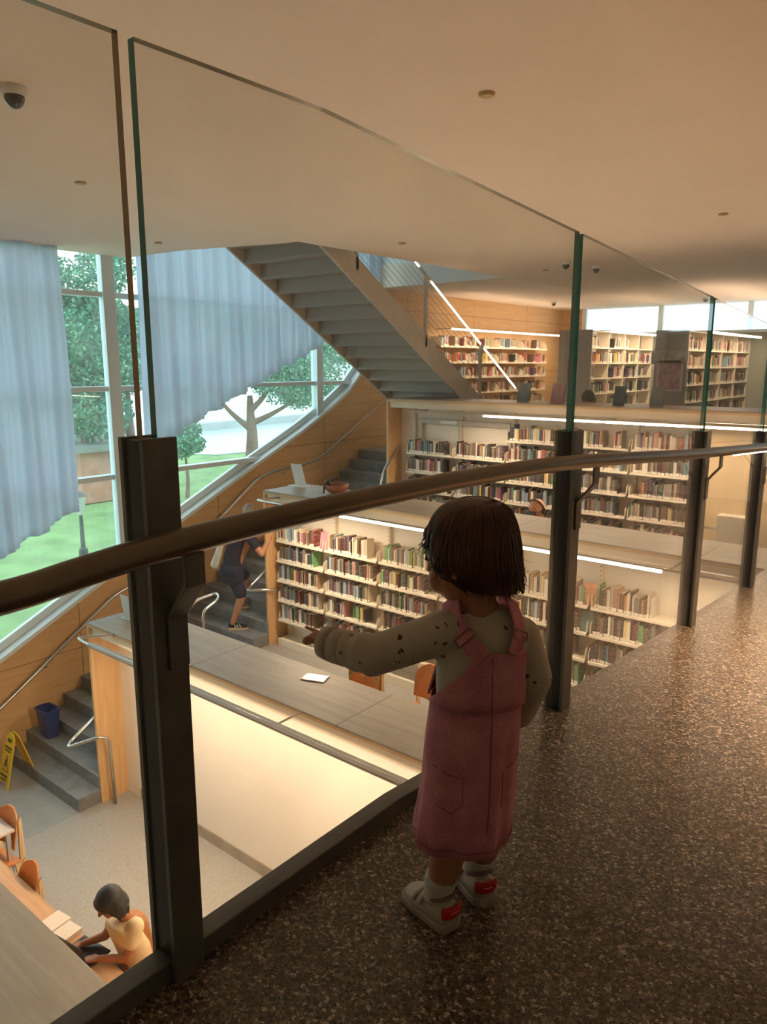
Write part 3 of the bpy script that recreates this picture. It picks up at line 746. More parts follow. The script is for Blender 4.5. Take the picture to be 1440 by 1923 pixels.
for i, (x, y) in enumerate(((914, 175), (1358, 401), (151, 342), (1025, 507), (755, 456), (297, 455))):
    lab = ['brass sprinkler cover, largest, top of the picture', 'brass sprinkler cover near the right picture edge', 'brass sprinkler cover seen through the leftmost glass', 'small sprinkler cover above the plywood wall', 'small sprinkler cover beside the stair opening', 'small sprinkler cover above the window corner'][i]
    o = MB().disc_tube((0, 0, -.012), (0, 0, 1), .045, .012, 28).disc_tube((0, 0, -.016), (0, 0, 1), .036, .005, 28).build('sprinkler_cover', mat('brass_cover%d' % i, (.50, .36, .17), .4, .6), None)
    o.location = at(x, y, Z=CEIL); tag(o, lab, 'sprinkler', 'sprinkler covers on the ceiling')

# ------------------------------------------------------------------ outside
M_LAWN = mat('lawn_grass', (.23, .39, .15), .9, noise=.3, nscale=.8)
M_PAVE = mat('grey_paving', (.46, .50, .50), .8, noise=.08, nscale=1.5)
M_WATER = mat('river_water', (.42, .53, .56), .22, noise=.1, nscale=.6, bump=.4, bscale=2.5, spec=.6)
struct(MB().box(-60, XW-.3, -20, 60, -1.2, -.02).build('ground_lawn', M_LAWN))
tag(MB().box(-13.4, XW-.3, -20, 60, -.02, .03).build('paved_path', M_PAVE), kind='structure')
b = MB().prism([V((-60, 16, -.02)), V((-34, 26.5, -.02)), V((-30, 60, -.02)), V((-400, 400, -.02)), V((-400, 40, -.02))], (0, 0, .06))
tag(b.build('river', M_WATER), 'pale river water beyond the lawn, behind the window', 'water', kind='stuff')
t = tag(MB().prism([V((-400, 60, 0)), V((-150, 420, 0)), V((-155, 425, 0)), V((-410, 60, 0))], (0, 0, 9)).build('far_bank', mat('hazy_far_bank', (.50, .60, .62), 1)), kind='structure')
def leafcloud(blobs, n, size, seed):
    r = random.Random(seed); b = MB()
    vols = [q[1]*q[1] for q in blobs]; tot = sum(vols)
    for c, rad in blobs:
        for _ in range(int(n*rad*rad/tot)):
            u = V((r.gauss(0, 1), r.gauss(0, 1), r.gauss(0, 1))).normalized()*rad*(r.random()**.4)
            u.z *= .8; p = V(c) + u
            a = V((r.gauss(0, 1), r.gauss(0, 1), r.gauss(0, 1))).normalized(); e = a.orthogonal().normalized(); s = size*r.uniform(.6, 1.4)
            b.add([p - a*s, p + e*s*.55, p + a*s, p - e*s*.55], [(0, 1, 2, 3)], r.choice((0, 0, 1)))
    return b
M_LF = [mat('leaf_green', (.08, .26, .18), .8), mat('leaf_light', (.19, .44, .27), .8)]
M_LF2 = [mat('leaf_olive', (.24, .26, .19), .8), mat('leaf_rust', (.34, .27, .20), .8)]
M_BARK = mat('bark', (.24, .15, .11), .9, noise=.3, nscale=8)
def tree(label, base, h, blobs, n, size, seed, mats=M_LF, trunk=.12, branches=(), group='trees outside the window'):
    base = V(base); t = thing('park_tree', label, 'tree', base, group)
    leafcloud([(V(c), r) for c, r in blobs], n, size, seed).build('foliage', mats, None).parent = t
    b = MB().tube(bez([(0, 0, 0), (.05, .03, h*.35), (-.04, .05, h*.7), (0, 0, h)]), [trunk*(1.25 - .8*i/24) for i in range(25)], 10)
    for br in branches: b.tube(bez(br), [trunk*.6*(1 - .75*i/(8*(len(br)-1))) for i in range(8*(len(br)-1)+1)], 8)
    b.build('trunk', M_BARK, None, smooth=True).parent = t
    return t
tree('broad tree with bare forked trunk on the river bank, right of the curtain hem', at(473, 862, Z=0.02), 3.4,
     [((-1.2, -.6, 4.6), 1.5), ((1.3, 1.2, 4.4), 1.9), ((0, 0, 5.6), 1.9), ((2.8, 2.2, 5.0), 1.7), ((2.2, 1.4, 3.5), 1.1), ((-.3, .2, 6.6), 1.6), ((3.4, 2.8, 6.2), 1.6), ((4.8, 4, 5.2), 1.2), ((-2.6, -2.2, 4.6), .9), ((3.6, 3.2, 3.6), .9), ((5.4, 4.4, 6.4), 1.4), ((-.8, -.6, 4.1), .75), ((.7, .5, 4.1), .8), ((2.0, 1.6, 3.4), .9), ((2.9, 2.3, 3.7), .9), ((1.4, 1.0, 4.6), 1.0), ((-1.7, -1.4, 4.0), .6), ((-2.6, -2.2, 3.7), .5)], 20000, .085, 3,
     trunk=.30, branches=[[(0, 0, 1.6), (-.9, -.7, 2.6), (-1.7, -1.3, 3.9)], [(0, 0, 1.9), (1.0, .8, 2.5), (2.1, 1.6, 3.3)], [(0, 0, 2.6), (.6, .5, 3.4), (.9, .9, 4.4)]])
for i, (px, py, Z, h, R, lab, ms) in enumerate(((165, 930, 0, 3.2, 2.6, 'dense dark tree filling the gap between the two curtains', M_LF), (60, 930, 0, 4.2, 3.0, 'tall tree behind the left curtain', M_LF), (250, 920, 0, 4.6, 2.7, 'leafy tree hidden behind the mullion and long curtain', M_LF),
        (180, 890, 0, 1.6, 1.9, 'low rusty shrub tree above the lamp post', M_LF2), (356, 890, 0, 2.0, .95, 'small leafy tree beside the dark steel post', M_LF))):
    p = at(px, py, Z=Z+.02)
    sc = (1, 1, 1, 1, 1)[i]
    if i == 4: p = at(352, 935, Z=.02)
    bl = [((rnd.uniform(-1, 1)*R*.55, rnd.uniform(-1, 1)*R*.55, h + rnd.uniform(0, R*1.5)*(1 if i < 3 else .45)), R*rnd.uniform(.4, .62)) for _ in range(11)]
    tree(lab, p, h, bl, 26000 if i < 3 else 5000, .085 if i < 3 else .07, 20+i, ms, trunk=.2 if i < 3 else .07)
hut = thing('park_hut', 'low reddish hut with flat roof beyond the lawn, left of the mullion', 'building', at(170, 925, Z=.02))
MB().box(-2.6, 2.2, -1.5, 1.5, 0, 1.9).build('walls', mat('hut_brick', (.52, .25, .17), .8, noise=.2, nscale=3), hut).matrix_parent_inverse = Matrix()
MB().box(-2.9, 2.5, -1.8, 1.8, 1.9, 2.1).build('roof', mat('hut_roof', (.22, .26, .24), .7), hut).matrix_parent_inverse = Matrix()
LP_ = at(158, 1048, Z=.02)
lp = thing('lamp_post', 'black park lamp post with glass lantern on the lawn', 'street lamp', LP_)
ht = at(147, 925, X=LP_.x).z
M_LPM = mat('lamp_iron', (.06, .08, .08), .6)
MB().tube([(0, 0, 0), (0, 0, .25), (0, 0, .3), (0, 0, ht-.62)], [.13, .11, .06, .045], 12).build('pole', M_LPM, lp).matrix_parent_inverse = Matrix()
MB().tube([(0, 0, ht-.62), (0, 0, ht-.55), (0, 0, ht-.12)], [.06, .10, .20], 6).build('lantern', mat('lantern_glass', (.55, .62, .66), .3), lp).matrix_parent_inverse = Matrix()
MB().tube([(0, 0, ht-.12), (0, 0, ht-.04), (0, 0, ht)], [.22, .12, .03], 6).build('lantern_cap', M_LPM, lp).matrix_parent_inverse = Matrix()
# river promenade with a white railing
t = thing('promenade_railing', 'white railing along the river promenade behind the forked tree', 'railing', (0, 0, 0))
pa, pb = at(330, 800, Z=.6), at(640, 772, Z=.6)
MB().prism([pa, pb, pb + V((-1.5, 1.2, 0)), pa + V((-1.5, 1.2, 0))], (0, 0, -.57)).build('deck', M_PAVE, t)
MB().tube([pa + V((0, 0, 1.0)), pb + V((0, 0, 1.0))], .04, 6).tube([pa + V((0, 0, .55)), pb + V((0, 0, .55))], .03, 6).build('top_rail', M_WPL, t)
for i in range(41):
    q = pa.lerp(pb, i/40); MB().box(q.x-.03, q.x+.03, q.y-.03, q.y+.03, q.z, q.z+1.0).build('baluster', M_WPL, t)

# ------------------------------------------------------------------ furniture and small things
DESKX = (-7.55, -1.4)
t = thing('study_desk', 'narrow orange-wood study desk behind the grey counter, bottom left', 'desk', (0, 0, 0))
MB().box(DESKX[0], DESKX[1], 2.075, 2.385, .71, .74).build('desktop', wood('desk_wood', (.62, .36, .18), (.72, .45, .25), .45, axis=0, scale=3), t, bevel=.004)
MB().box(DESKX[0], DESKX[1], 2.385, 2.392, .70, .741).build('edge_band', M_EDGE, t)
for x in (-7.4, -5.5, -3.3): MB().box(x, x+.03, 2.09, 2.34, 0, .71).build('leg', M_PLYV, t)
for k in (1, 2):
    t = thing('study_desk', ('narrow study desk behind the counter with the white tablet', 'narrow study desk where the person in the striped cap sits')[k-1], 'desk', (0, 0, 0))
    y = CY[k]+.72 + (.1 if k > 1 else 0); z = RISE*k
    MB().box(LX+.1, -1.5, y-.02, y+.26, z+.71, z+.74).build('desktop', M_TOP, t)
    for x in (-7.3, -5.2, -3.2, -1.6): MB().box(x, x+.03, y, y+.22, z, z+.71).build('leg', M_PLYV, t)
t = thing('side_table', 'pale low table at the left picture edge beside the chair', 'table', at(-20, 1592, Z=0))
tp = at(-24, 1602, Z=.74)
t.location = (tp.x-.36, tp.y+.02, 0)
for o in (MB().box(-.38, .20, -.3, .3, .715, .74).build('tabletop', mat('pale_laminate', (.68, .58, .52), .35), None, bevel=.004), *[MB().box(x-.02, x+.02, y-.02, y+.02, 0, .715).build('leg', M_TUBE, None) for x in (-.33, .15) for y in (-.25, .25)]): o.parent = t

def chair(label, loc, rz, backmat=M_ORANGE, name='plywood_chair', seatmat=None):
    """bent plywood chair, faces local -Y"""
    t = thing(name, label, 'chair', loc, 'bent plywood chairs'); t.rotation_euler = (0, 0, rz)
    def par(o): o.parent = t; return o
    n = 9; rings = []
    for k in range(13):                     # back: rounded top, bulging
        u = k/12; z = .52 + .36*u; w = .20*sqrt(max(0.02, 1 - max(0, (u-.45)/.56)**2.2)) * (1 - .12*(1-u)); y = .19 + .07*u
        rings.append([(x, y) for x in [w*(2*i/(n-1)-1) for i in range(n)]] + [z])
    b = MB(); fr_ = []; bk = []
    for r in rings:
        z = r[-1]
        fr_.append([V((x, y - .05*(x/.2)**2, z)) for x, y in r[:-1]]); bk.append([V((x, y - .05*(x/.2)**2 + .014, z)) for x, y in r[:-1]])
    ringl = [f + q[::-1] for f, q in zip(fr_, bk)]
    b.loft(ringl); par(b.build('backrest', backmat, None, smooth=False))
    b = MB(); rr = []
    for k in range(9):
        y = -.22 + .42*k/8; z = .44 + .02*cos(k/8*pi) - (.03 if k == 0 else 0)
        rr.append([V((x, y, z)) for x in (-.21, -.1, 0, .1, .21)] + [V((x, y, z-.014)) for x in (.21, .1, 0, -.1, -.21)])
    b.loft(rr); par(b.build('seat', seatmat or M_ORANGE, None))
    for s in (-1, 1):
        b = MB().prism([V((s*.17, .20, .40)), V((s*.17, .14, .42)), V((s*.185, .20, .0)), V((s*.185, .25, .0)), V((s*.17, .245, .86*.98)), V((s*.17, .215, .80))], (s*.022, 0, 0))
        par(b.build('leg', M_BEECH, None))
        b = MB().prism([V((s*.17, -.10, .43)), V((s*.17, -.20, .42)), V((s*.185, -.22, 0)), V((s*.185, -.18, 0))], (s*.022, 0, 0))
        par(b.build('leg', M_BEECH, None))
    return t
chair('orange plywood chair with pale legs next to the table at the left picture edge', (at(20, 1550, Z=.70).x, at(20, 1550, Z=.70).y - .23, 0), .12)
chair('orange plywood chair tucked half behind the study desk, left of the typing person', (at(58, 1660, Z=.68).x, at(58, 1660, Z=.68).y - .22, 0), -.08)
chair('plywood chair under the seated typing person', (-4.42, 2.62, 0), .05)
M_FLOR = mat('floral_cloth', (1.0, .50, .22), .8, noise=.75, nscale=22)
c_ = chair('plywood chair with a bright floral orange cloth over its back, below the pointing arm', (-4.83, 5.42, 1.15), .1, M_ORANGE)
b = MB(); rr = []
for k in range(10):
    z = .885 - .36*k/9; rr.append([V((x, .275 + .012*sin(x*40) - .05*(x/.2)**2, z)) for x in [-.2+.04*i for i in range(11)]])
rr = [[V((p.x, p.y-.06, p.z-.0)) for p in r] for r in rr[::-1]] + [[V((p.x, p.y-.02, .895)) for p in rr[0]]] + rr
o = b.loft(rr, 0, False, False, closed=False).build('draped_cloth', M_FLOR, None, smooth=True)
md = o.modifiers.new('t', 'SOLIDIFY'); md.thickness = .004
o.parent = c_
chair('orange plywood chair right of the one with the floral cloth', (-4.22, 5.62, 1.15), -.2)
chair('orange plywood chair peeking out right of the girl’s skirt', at(992, 1362, Z=1.94) + V((-.02, -.2, 0)), .2)
bpy.context.view_layer.update()
for o in list(COL.objects):
    if o.get('label', '').startswith('orange plywood chair peeking'): o.location.z = 1.15
chair('plywood chair under the person in the striped cap', (-4.12, 8.15, 2.3), 0)

# waste bin, wet floor sign
t = thing('waste_bin', 'dark blue plastic waste bin on the low step by the plywood wall', 'bin', (-9.02, 4.155, .33))
def bring(z, w, d): return [V((x, y, z)) for x, y in [(w*cos(a)*(1/max(abs(cos(a)), abs(sin(a)))**.75), d*sin(a)*(1/max(abs(cos(a)), abs(sin(a)))**.75)) for a in [2*pi*i/32 for i in range(32)]]]
b = MB().loft([bring(0, .115, .075), bring(.37, .15, .10), bring(.37, .142, .093), bring(.02, .108, .07)])
M_BLUE = mat('blue_bin_plastic', (.025, .045, .17), .35)
b.build('body', M_BLUE, None).parent = t
MB().loft([bring(.352, .152, .102), bring(.352, .160, .110), bring(.378, .160, .110), bring(.378, .142, .093)], 0, False, False).build('rim', M_BLUE, None).parent = t
t = thing('wet_floor_sign', 'yellow folding wet floor sign with dark print beside the lowest step', 'sign', (-8.84, 3.63, 0))
M_YEL = mat('yellow_plastic', (.78, .50, .03), .4); M_YP = mat('sign_print', (.10, .09, .03), .5)
for s, nm in ((-1, 'panel'), (1, 'panel')):
    b = MB(); tilt = .17
    prof = [(-.14, 0), (-.09, 0), (-.08, .06), (.08, .06), (.09, 0), (.14, 0), (.12, .42), (.10, .58), (.05, .63), (-.05, .63), (-.10, .58), (-.12, .42)]
    b.prism([V((x, s*(tilt*(1 - z/.63) + .012), z)) for x, z in prof], (0, .012*s, 0)); o = b.build(nm, M_YEL, None); o.parent = t
    if s < 0:
        g = MB()
        def q(x0, x1, z0, z1):
            g.add([V((x, s*(tilt*(1 - z/.63) + .0265), z)) for x, z in ((x0, z0), (x1, z0), (x1, z1), (x0, z1))], [(0, 1, 2, 3)])
        q(-.05, .05, .53, .57); q(-.085, .085, .45, .475); q(-.075, .07, .415, .435)
        for k in range(8): q(-.07+.013*k*.8, -.06+.013*k*.8, .2+.022*k, .222+.022*k); q(.07-.013*k*.8, .08-.013*k*.8, .2+.022*k, .222+.022*k)
        q(-.08, .09, .19, .20); q(-.02, .02, .24, .33); q(-.09, .09, .12, .15); q(-.07, .07, .08, .10)
        g.build('warning_print', M_YP, None).parent = o

# things on the counters
p = at(592, 1273, Z=2.215+.006)
t = thing('tablet', 'white tablet lying on the grey oak counter under the pointing hand', 'tablet', p); t.rotation_euler.z = .35
MB().box(-.115, .115, -.075, .075, -.004, .004).build('body', mat('tablet_case', (.45, .30, .30), .4), None, bevel=.003).parent = t
MB().box(-.108, .108, -.068, .068, .0042, .0050).build('screen', mat('glossy_screen', (.50, .52, .55), .2, spec=.5), None).parent = t
p = at(632, 927, Z=3.37)
t = thing('bowl', 'reddish clay bowl with a dark lump inside on the middle counter', 'bowl', p, None)
prof = [(.05, 0), (.10, .02), (.155, .07), (.17, .13), (.158, .13), (.14, .08), (.09, .035), (0.001, .03)]
MB().loft([[V((r*cos(2*pi*i/28), r*sin(2*pi*i/28), z)) for i in range(28)] for r, z in prof]).build('shell', mat('clay', (.36, .13, .07), .45, noise=.3, nscale=9), None, smooth=True).parent = t
b = MB().ell((-.08, -.08, .13), (.055, .05, .07)); b.capsule((-.08, -.14, .14), .02, (-.06, -.19, .02), .008); b.capsule((-.10, -.05, .16), .02, (-.03, .03, .20), .01)
b.build('dark_handle', mat('dark_clay', (.07, .045, .04), .4), None, smooth=True).parent = t
p = at(560, 912, Z=3.37)
t = thing('leaflet_stand', 'tilted clear white leaflet stand on the end of the middle counter', 'stand', p)
MB().prism([V((-.11, .05, 0)), V((.11, .05, 0)), V((.11, -.04, .31)), V((-.11, -.04, .31))], (0, .006, 0)).build('sheet', M_WPL, None).parent = t
MB().box(-.11, .20, -.10, .06, 0, .006).build('foot', M_WPL, None).parent = t
p = at(238, 1160, Z=2.215)
t = thing('leaflet_stand', 'white leaflet stand half hidden by the dark post, on the lower counter end', 'stand', p)
MB().prism([V((-.05, .0, 0)), V((.12, .0, 0)), V((.12, -.04, .28)), V((-.05, -.04, .28))], (0, .006, 0)).build('sheet', M_WPL, None).parent = t
MB().box(-.05, .12, -.05, .08, 0, .006).build('foot', M_WPL, None).parent = t
def disp(px, py, w, h, col, lab, tilt=.06, y=9.72, accent=None):
    p = at(px, py, Y=y); p.z = 4.515
    t = thing('display_book', lab, 'book', p, 'books displayed on the topmost counter')
    MB().prism([V((-w/2, 0, 0)), V((w/2, 0, 0)), V((w/2, tilt, h)), V((-w/2, tilt, h))], (0, .02, 0)).build('cover', mat('display_%d' % px, col, .5, noise=.45, nscale=7), None).parent = t
    MB().prism([V((-w/2+.004, .004, .004)), V((w/2-.004, .004, .004)), V((w/2-.004, tilt+.004, h-.004)), V((-w/2+.004, tilt+.004, h-.004))], (0, .012, 0)).build('pages', M_PAGE, None).parent = t
disp(981, 748, .19, .27, (.20, .24, .22), 'grey-green book standing at the foot of the lit stair rail')
disp(1045, 757, .20, .27, (.45, .22, .22), 'reddish picture book standing left of the second glass edge')
disp(1160, 764, .15, .25, (.06, .09, .10), 'dark book standing in front of the half-empty stack')
disp(1231, 768, .17, .25, (.20, .24, .24), 'blue-grey book standing below the framed poster')
# desk papers and laptop of the typing person
for i, (px, py, s) in enumerate(((103, 1733, .16), (124, 1756, .15))):
    p = at(px, py, Z=.745)
    t = thing('paper_pad', ('pale paper pad on the study desk, farther from the typing person', 'pale open box of papers on the study desk, beside the laptop')[i], 'paper', p); t.rotation_euler.z = .15
    MB().box(-s/2, s/2, -.10, .09, -.004, .03 if i else .016).build('sheets', mat('paper%d' % i, (.80, .68, .56), .6), None).parent = t
    MB().box(-s/2, s/2, -.10, .09, .0301 if i else .0161, .033 if i else .019).build('cover', mat('papercover%d' % i, (.84, .74, .64), .5), None).parent = t
LPT = at(160, 1790, Z=.745)
t = thing('laptop', 'dark open laptop under the hands of the typing person', 'laptop', (LPT.x, LPT.y, .742)); t.rotation_euler.z = .15
MB().box(-.15, .15, -.09, .11, 0, .014).build('base', mat('laptop_dark', (.035, .035, .05), .4), None, bevel=.003).parent = t
MB().box(-.13, .13, -.03, .09, .0141, .0155).build('keyboard', M_BLACK, None).parent = t
MB().prism([V((-.15, -.09, .012)), V((.15, -.09, .012)), V((.15, -.13, .20)), V((-.15, -.13, .20))], (0, -.008, 0)).build('screen', M_BLACK, None).parent = t
# grey box with lever on the beige panels
t = thing('wall_box', 'grey metal box with a lever on the beige panel, right of the third post', 'box', (-2.30, 9.36, 2.95))
MB().box(-.16, .24, -.10, .06, 0, .34).build('body', M_GREYST, None, bevel=.01).parent = t
MB().tube(rounded([(-.16, -.04, .16), (-.28, -.06, .16), (-.34, -.08, .19)], .03), .018, 8).build('lever', M_TUBE, None).parent = t

# ------------------------------------------------------------------ people
def rot_to(f, up=(0, 0, 1)):
    """rotation whose local -Y (face) points along f, local Z as near up as possible"""
    y = -V(f).normalized(); z = V(up) - y*V(up).dot(y); z.normalize(); x = y.cross(z)
    return Matrix((x, y, z)).transposed()
def head_into(b, c, R, s=1.0, mi=0):
    """adult head (local -Y is the face) with brow, nose, lips, chin, ears"""
    c = V(c); L = lambda x, y, z: c + R @ V((x*s, y*s, z*s))
    b.ell(c, (.076*s, .093*s, .105*s), R); b.ell(L(0, -.02, -.045), (.060*s, .066*s, .070*s), R)
    b.ell(L(0, -.075, -.085), (.024*s, .018*s, .018*s), R)
    b.capsule(L(0, -.088, .015), .009*s, L(0, -.108, -.022), .014*s)
    b.capsule(L(-.018, -.086, -.05), .007*s, L(.018, -.086, -.05), .007*s)
    for q in (-1, 1):
        b.ell(L(q*.032, -.078, .028), (.022*s, .014*s, .010*s), R); b.ell(L(q*.078, .005, -.005), (.009*s, .017*s, .029*s), R)
        b.ell(L(q*.042, -.06, -.03), (.024*s, .02*s, .022*s), R)
def hand_into(b, wrist, dirv, palm_n, s=1.0, curl=.5, point=False, side=1):
    """palm, four separate fingers and a thumb. dirv: finger direction, palm_n: the way the palm faces"""
    d = V(dirv).normalized(); n = V(palm_n); n = (n - d*n.dot(d)).normalized(); a = d.cross(n)*side
    w = V(wrist)
    for k, off in enumerate((-.027, -.009, .009, .027)):
        b.capsule(w + d*.012*s + a*off*.7*s, .014*s, w + d*.075*s + a*off*s, .0115*s)
        Ls = ((.028, .018, .014), (.034, .022, .016), (.031, .02, .015), (.022, .015, .012))[k if True else 0]
        c = curl if not (point and k == 0) else .03
        p = w + d*.080*s + a*off*1.12*s; ang = c*.5; r = .0092*s
        for j, ln in enumerate(Ls):
            dd = (d*cos(ang) + n*sin(ang)).normalized(); q = p + dd*ln*s
            b.capsule(p, r, q, r*.92, n=10); p = q; ang += c*1.1; r *= .93
    t0 = w + d*.022*s - a*.028*s; t1 = t0 + (d*.6 - a*.62 + n*.25).normalized()*.036*s; t2 = t1 + (d*.9 - a*.15 + n*.35).normalized()*.028*s
    b.capsule(t0, .013*s, t1, .0105*s, n=10); b.capsule(t1, .0105*s, t2, .0085*s, n=10)
def eyes(c, R, s, t, dark=True):
    c = V(c)
    b = MB()
    for q in (-1, 1): b.ell(c + R @ V((q*.032*s, -.083*s, .008*s)), (.012*s, .009*s, .006*s), R, 10, 8)
    b.build('eye', mat('eye_dark' + t.name, (.03, .02, .02), .2), t, smooth=True)
def limb(b, pts, rs):
    for i in range(len(pts)-1): b.capsule(pts[i], rs[i], pts[i+1], rs[i+1], n=16)
def footwear(b, sole, heel, toe, z0, s=1.0, mi=0):
    heel, toe = V(heel), V(toe); d = (toe-heel); L = d.length; d.normalize(); a = V((-d.y, d.x, 0))
    def ring(t, w, h0, h1):
        c = heel + d*L*t; return [c + a*(w*cos(q)) + V((0, 0, h0 + (h1-h0)*(.5+.5*sin(q)))) for q in [2*pi*i/14 for i in range(14)]]
    b.loft([ring(0, .02*s, .03*s, .07*s), ring(.05, .032*s, .018*s, .085*s), ring(.25, .036*s, .018*s, .095*s), ring(.5, .040*s, .018*s, .07*s), ring(.75, .046*s, .018*s, .055*s), ring(.93, .036*s, .018*s, .045*s), ring(1, .015*s, .02*s, .035*s)])
    if sole is not None:
        def r2(z): return [heel + d*L*t + a*w*s + V((0, 0, z)) for t, w in ((-.01, .012), (.03, .034), (.25, .037), (.5, .041), (.75, .047), (.94, .037), (1.02, .012), (1.02, -.012), (.94, -.037), (.75, -.047), (.5, -.041), (.25, -.037), (.03, -.034), (-.01, -.012))]
        sole.loft([r2(0), r2(.024*s)])

# --- woman typing at the study desk, faces -Y
hd_c = at(206, 1695, Z=1.16)
neck = at(237, 1720, Z=1.02)
shL, shR = at(254, 1740, Z=.98), at(222, 1726, Z=.97) + V((-.06, .05, 0))
hipc = at(262, 1812, Z=.53)
print('HIP', hipc)
elL, elR = at(240, 1800, Z=.79), at(198, 1757, Z=.82)
haL, haR = at(186, 1800, Z=.785), at(156, 1772, Z=.785)
print('WOMAN', [tuple(round(c, 2) for c in p) for p in (hd_c, neck, shL, shR, elL, elR, haL, haR)])
wm = thing('person', 'seated person with short dark hair, cream t-shirt and grey trousers, typing', 'person', (-4.42, 2.62, .45))
Rw = rot_to((-.25, -.8, -.55), (0, -.3, 1))
b = MB(); head_into(b, hd_c, Rw, .98)
b.capsule(neck + V((0, 0, -.02)), .05, hd_c + V((.02, .05, -.06)), .046)
b.capsule(hipc + V((0, 0, .02)), .13, neck + V((0, .04, -.12)), .12)
for sh, el, ha in ((shL, elL, haL), (shR, elR, haR)):
    limb(b, [sh, el, ha], [.045, .034, .024])
    hand_into(b, ha + (ha-el).normalized()*.01, (ha - el).normalized() + V((0, 0, -.1)), (0, 0, -1), .95, .5)
b.build('body', M_SKINB, wm, smooth=True, remesh=.007, sm=3)
b = MB()
def torso_rings(spec, side, n=24):
    """spec: (centre, half width along side, half depth, up)"""
    out = []; side = V(side).normalized()
    for c, w, dp in spec:
        f = V((0, 0, 1)).cross(side)
        out.append([V(c) + side*(w*cos(q)) + f*(dp*sin(q)) for q in [2*pi*i/n for i in range(n)]])
    return out
sd = (shL - shR).normalized(); sd.z = 0
b.loft(torso_rings([(hipc + V((0, .0, .02)), .155, .12), (hipc + V((0, -.02, .12)), .15, .115), (hipc + V((0, -.05, .25)), .165, .12), (hipc + V((-.01, -.09, .38)), .18, .115), (hipc + V((-.02, -.11, .45)), .15, .09), (neck + V((0, .02, -.01)), .062, .06)], sd))
for sh, el in ((shL, elL), (shR, elR)): b.capsule(sh, .066, sh.lerp(el, .50), .058)
b.build('t_shirt', mat('cream_tee', (.78, .60, .36), .8), wm, smooth=True, remesh=.010, sm=4)
b = MB(); b.ell(hipc + V((0, .02, -.02)), (.18, .16, .12))
for s in (-1, 1):
    hp = hipc + V((s*.09, -.02, -.01)); kn = V((hipc.x + s*.12, 2.34, .50)) + V((0, 0, 0)); an = V((hipc.x + s*.12, 2.44, .10))
    limb(b, [hp, kn, an], [.095, .068, .052])
b.build('trousers', mat('grey_trousers', (.17, .14, .17), .85), wm, smooth=True, remesh=.012, sm=3)
b = MB(); so = MB()
for s in (-1, 1): footwear(b, so, (hipc.x + s*.12, 2.50, 0.0), (hipc.x + s*.12, 2.25, 0.0), 0)
b.build('shoes', M_BLACK, wm, smooth=True); so.build('shoe_soles', M_WPL, wm)
b = MB(); L = lambda x, y, z: hd_c + Rw @ V((x, y, z))
def hairf(u): return V((u.x, u.y, u.z))
b.ell(L(0, .018, .030), (.098, .104, .100), Rw)
for q in (-1, 1):
    b.ell(L(q*.072, .018, -.03), (.036, .06, .085), Rw)
b.ell(L(0, .070, -.04), (.08, .045, .085), Rw); b.ell(L(0, -.058, .062), (.066, .03, .032), Rw)
for k in range(9): b.capsule(L(.075, -.02+.012*k, -.08), .014, L(.082, -.03+.012*k, -.135 + .01*(k % 3)), .005, n=8)
b.build('hair', mat('dark_grey_hair', (.035, .035, .038), .55, noise=.5, nscale=40, stretch=(1, 1, .2)), wm, smooth=True, remesh=.008, sm=2)
eyes(hd_c, Rw, .98, wm)

# --- man climbing the stairs
mn = thing('person', 'grey-haired person in navy t-shirt and shorts climbing the concrete steps', 'person', (-8.17, 6.6, 1.31))
head = V((-7.93, 6.72, 3.03)); nk = V((-7.97, 6.66, 2.86)); hip = V((-8.13, 6.52, 2.22)); ms = V((.80, -.60, 0)).normalized()
fdm = V((.35, .93, 0)).normalized()
sR = nk + ms*.20 + V((0, 0, -.09)); sL = nk - ms*.19 + V((0, 0, -.09))
eR = at(491, 1040, Y=6.62); hR = V((-7.60, 6.78, 2.70)); eL = sL + V((.06, .20, -.20)); hL = eL + V((.10, .20, .10))
f1h = V((-8.19, 6.46, 1.314)); f1t = V((-8.00, 6.66, 1.314)); f2h = at(446, 1143, Y=6.80); f2t = at(468, 1134, Y=6.97); f2t.z = f2h.z
k1 = V((-8.02, 6.58, 1.80)); k2 = at(461, 1080, Y=6.95)
Rm = rot_to(fdm + V((.2, 0, -.1)))
b = MB(); head_into(b, head, Rm, 1.02)
b.capsule(nk, .058, head + V((0, 0, -.05)), .055)
limb(b, [sR, eR, hR], [.055, .042, .03]); limb(b, [sL, eL, hL], [.055, .042, .03])
hand_into(b, hR, (hR-eR), (-1, 0, 0), 1.0, .7); hand_into(b, hL, (hL-eL), (0, 0, -1), 1.0, .6)
b.capsule(hip, .10, nk + V((0, 0, -.15)), .13)
limb(b, [hip + ms*-.06 + V((0, 0, -.09)), k1, k1.lerp(f1h + V((.05, .04, .08)), .35), f1h + V((.05, .04, .09))], [.070, .055, .060, .036])
limb(b, [hip + ms*.09 + V((0, 0, -.09)), k2, k2.lerp(f2h + V((.04, .03, .09)), .35), f2h + V((.04, .03, .09))], [.070, .055, .060, .036])
b.build('body', M_SKIN, mn, smooth=True, remesh=.010, sm=3)
b = MB(); b.loft(torso_rings([(hip + V((0, 0, .02)), .17, .13), (hip + V((.01, .01, .15)), .175, .135), (hip + V((.05, .04, .32)), .185, .135), (hip + V((.09, .08, .47)), .20, .13), (nk + V((-.01, 0, -.06)), .15, .10), (nk, .07, .065)], ms))
b.capsule(sR, .078, sR.lerp(eR, .6), .066); b.capsule(sL, .078, sL.lerp(eL, .6), .066)
b.build('t_shirt', mat('navy_shirt', (.018, .022, .045), .85), mn, smooth=True, remesh=.012, sm=4)
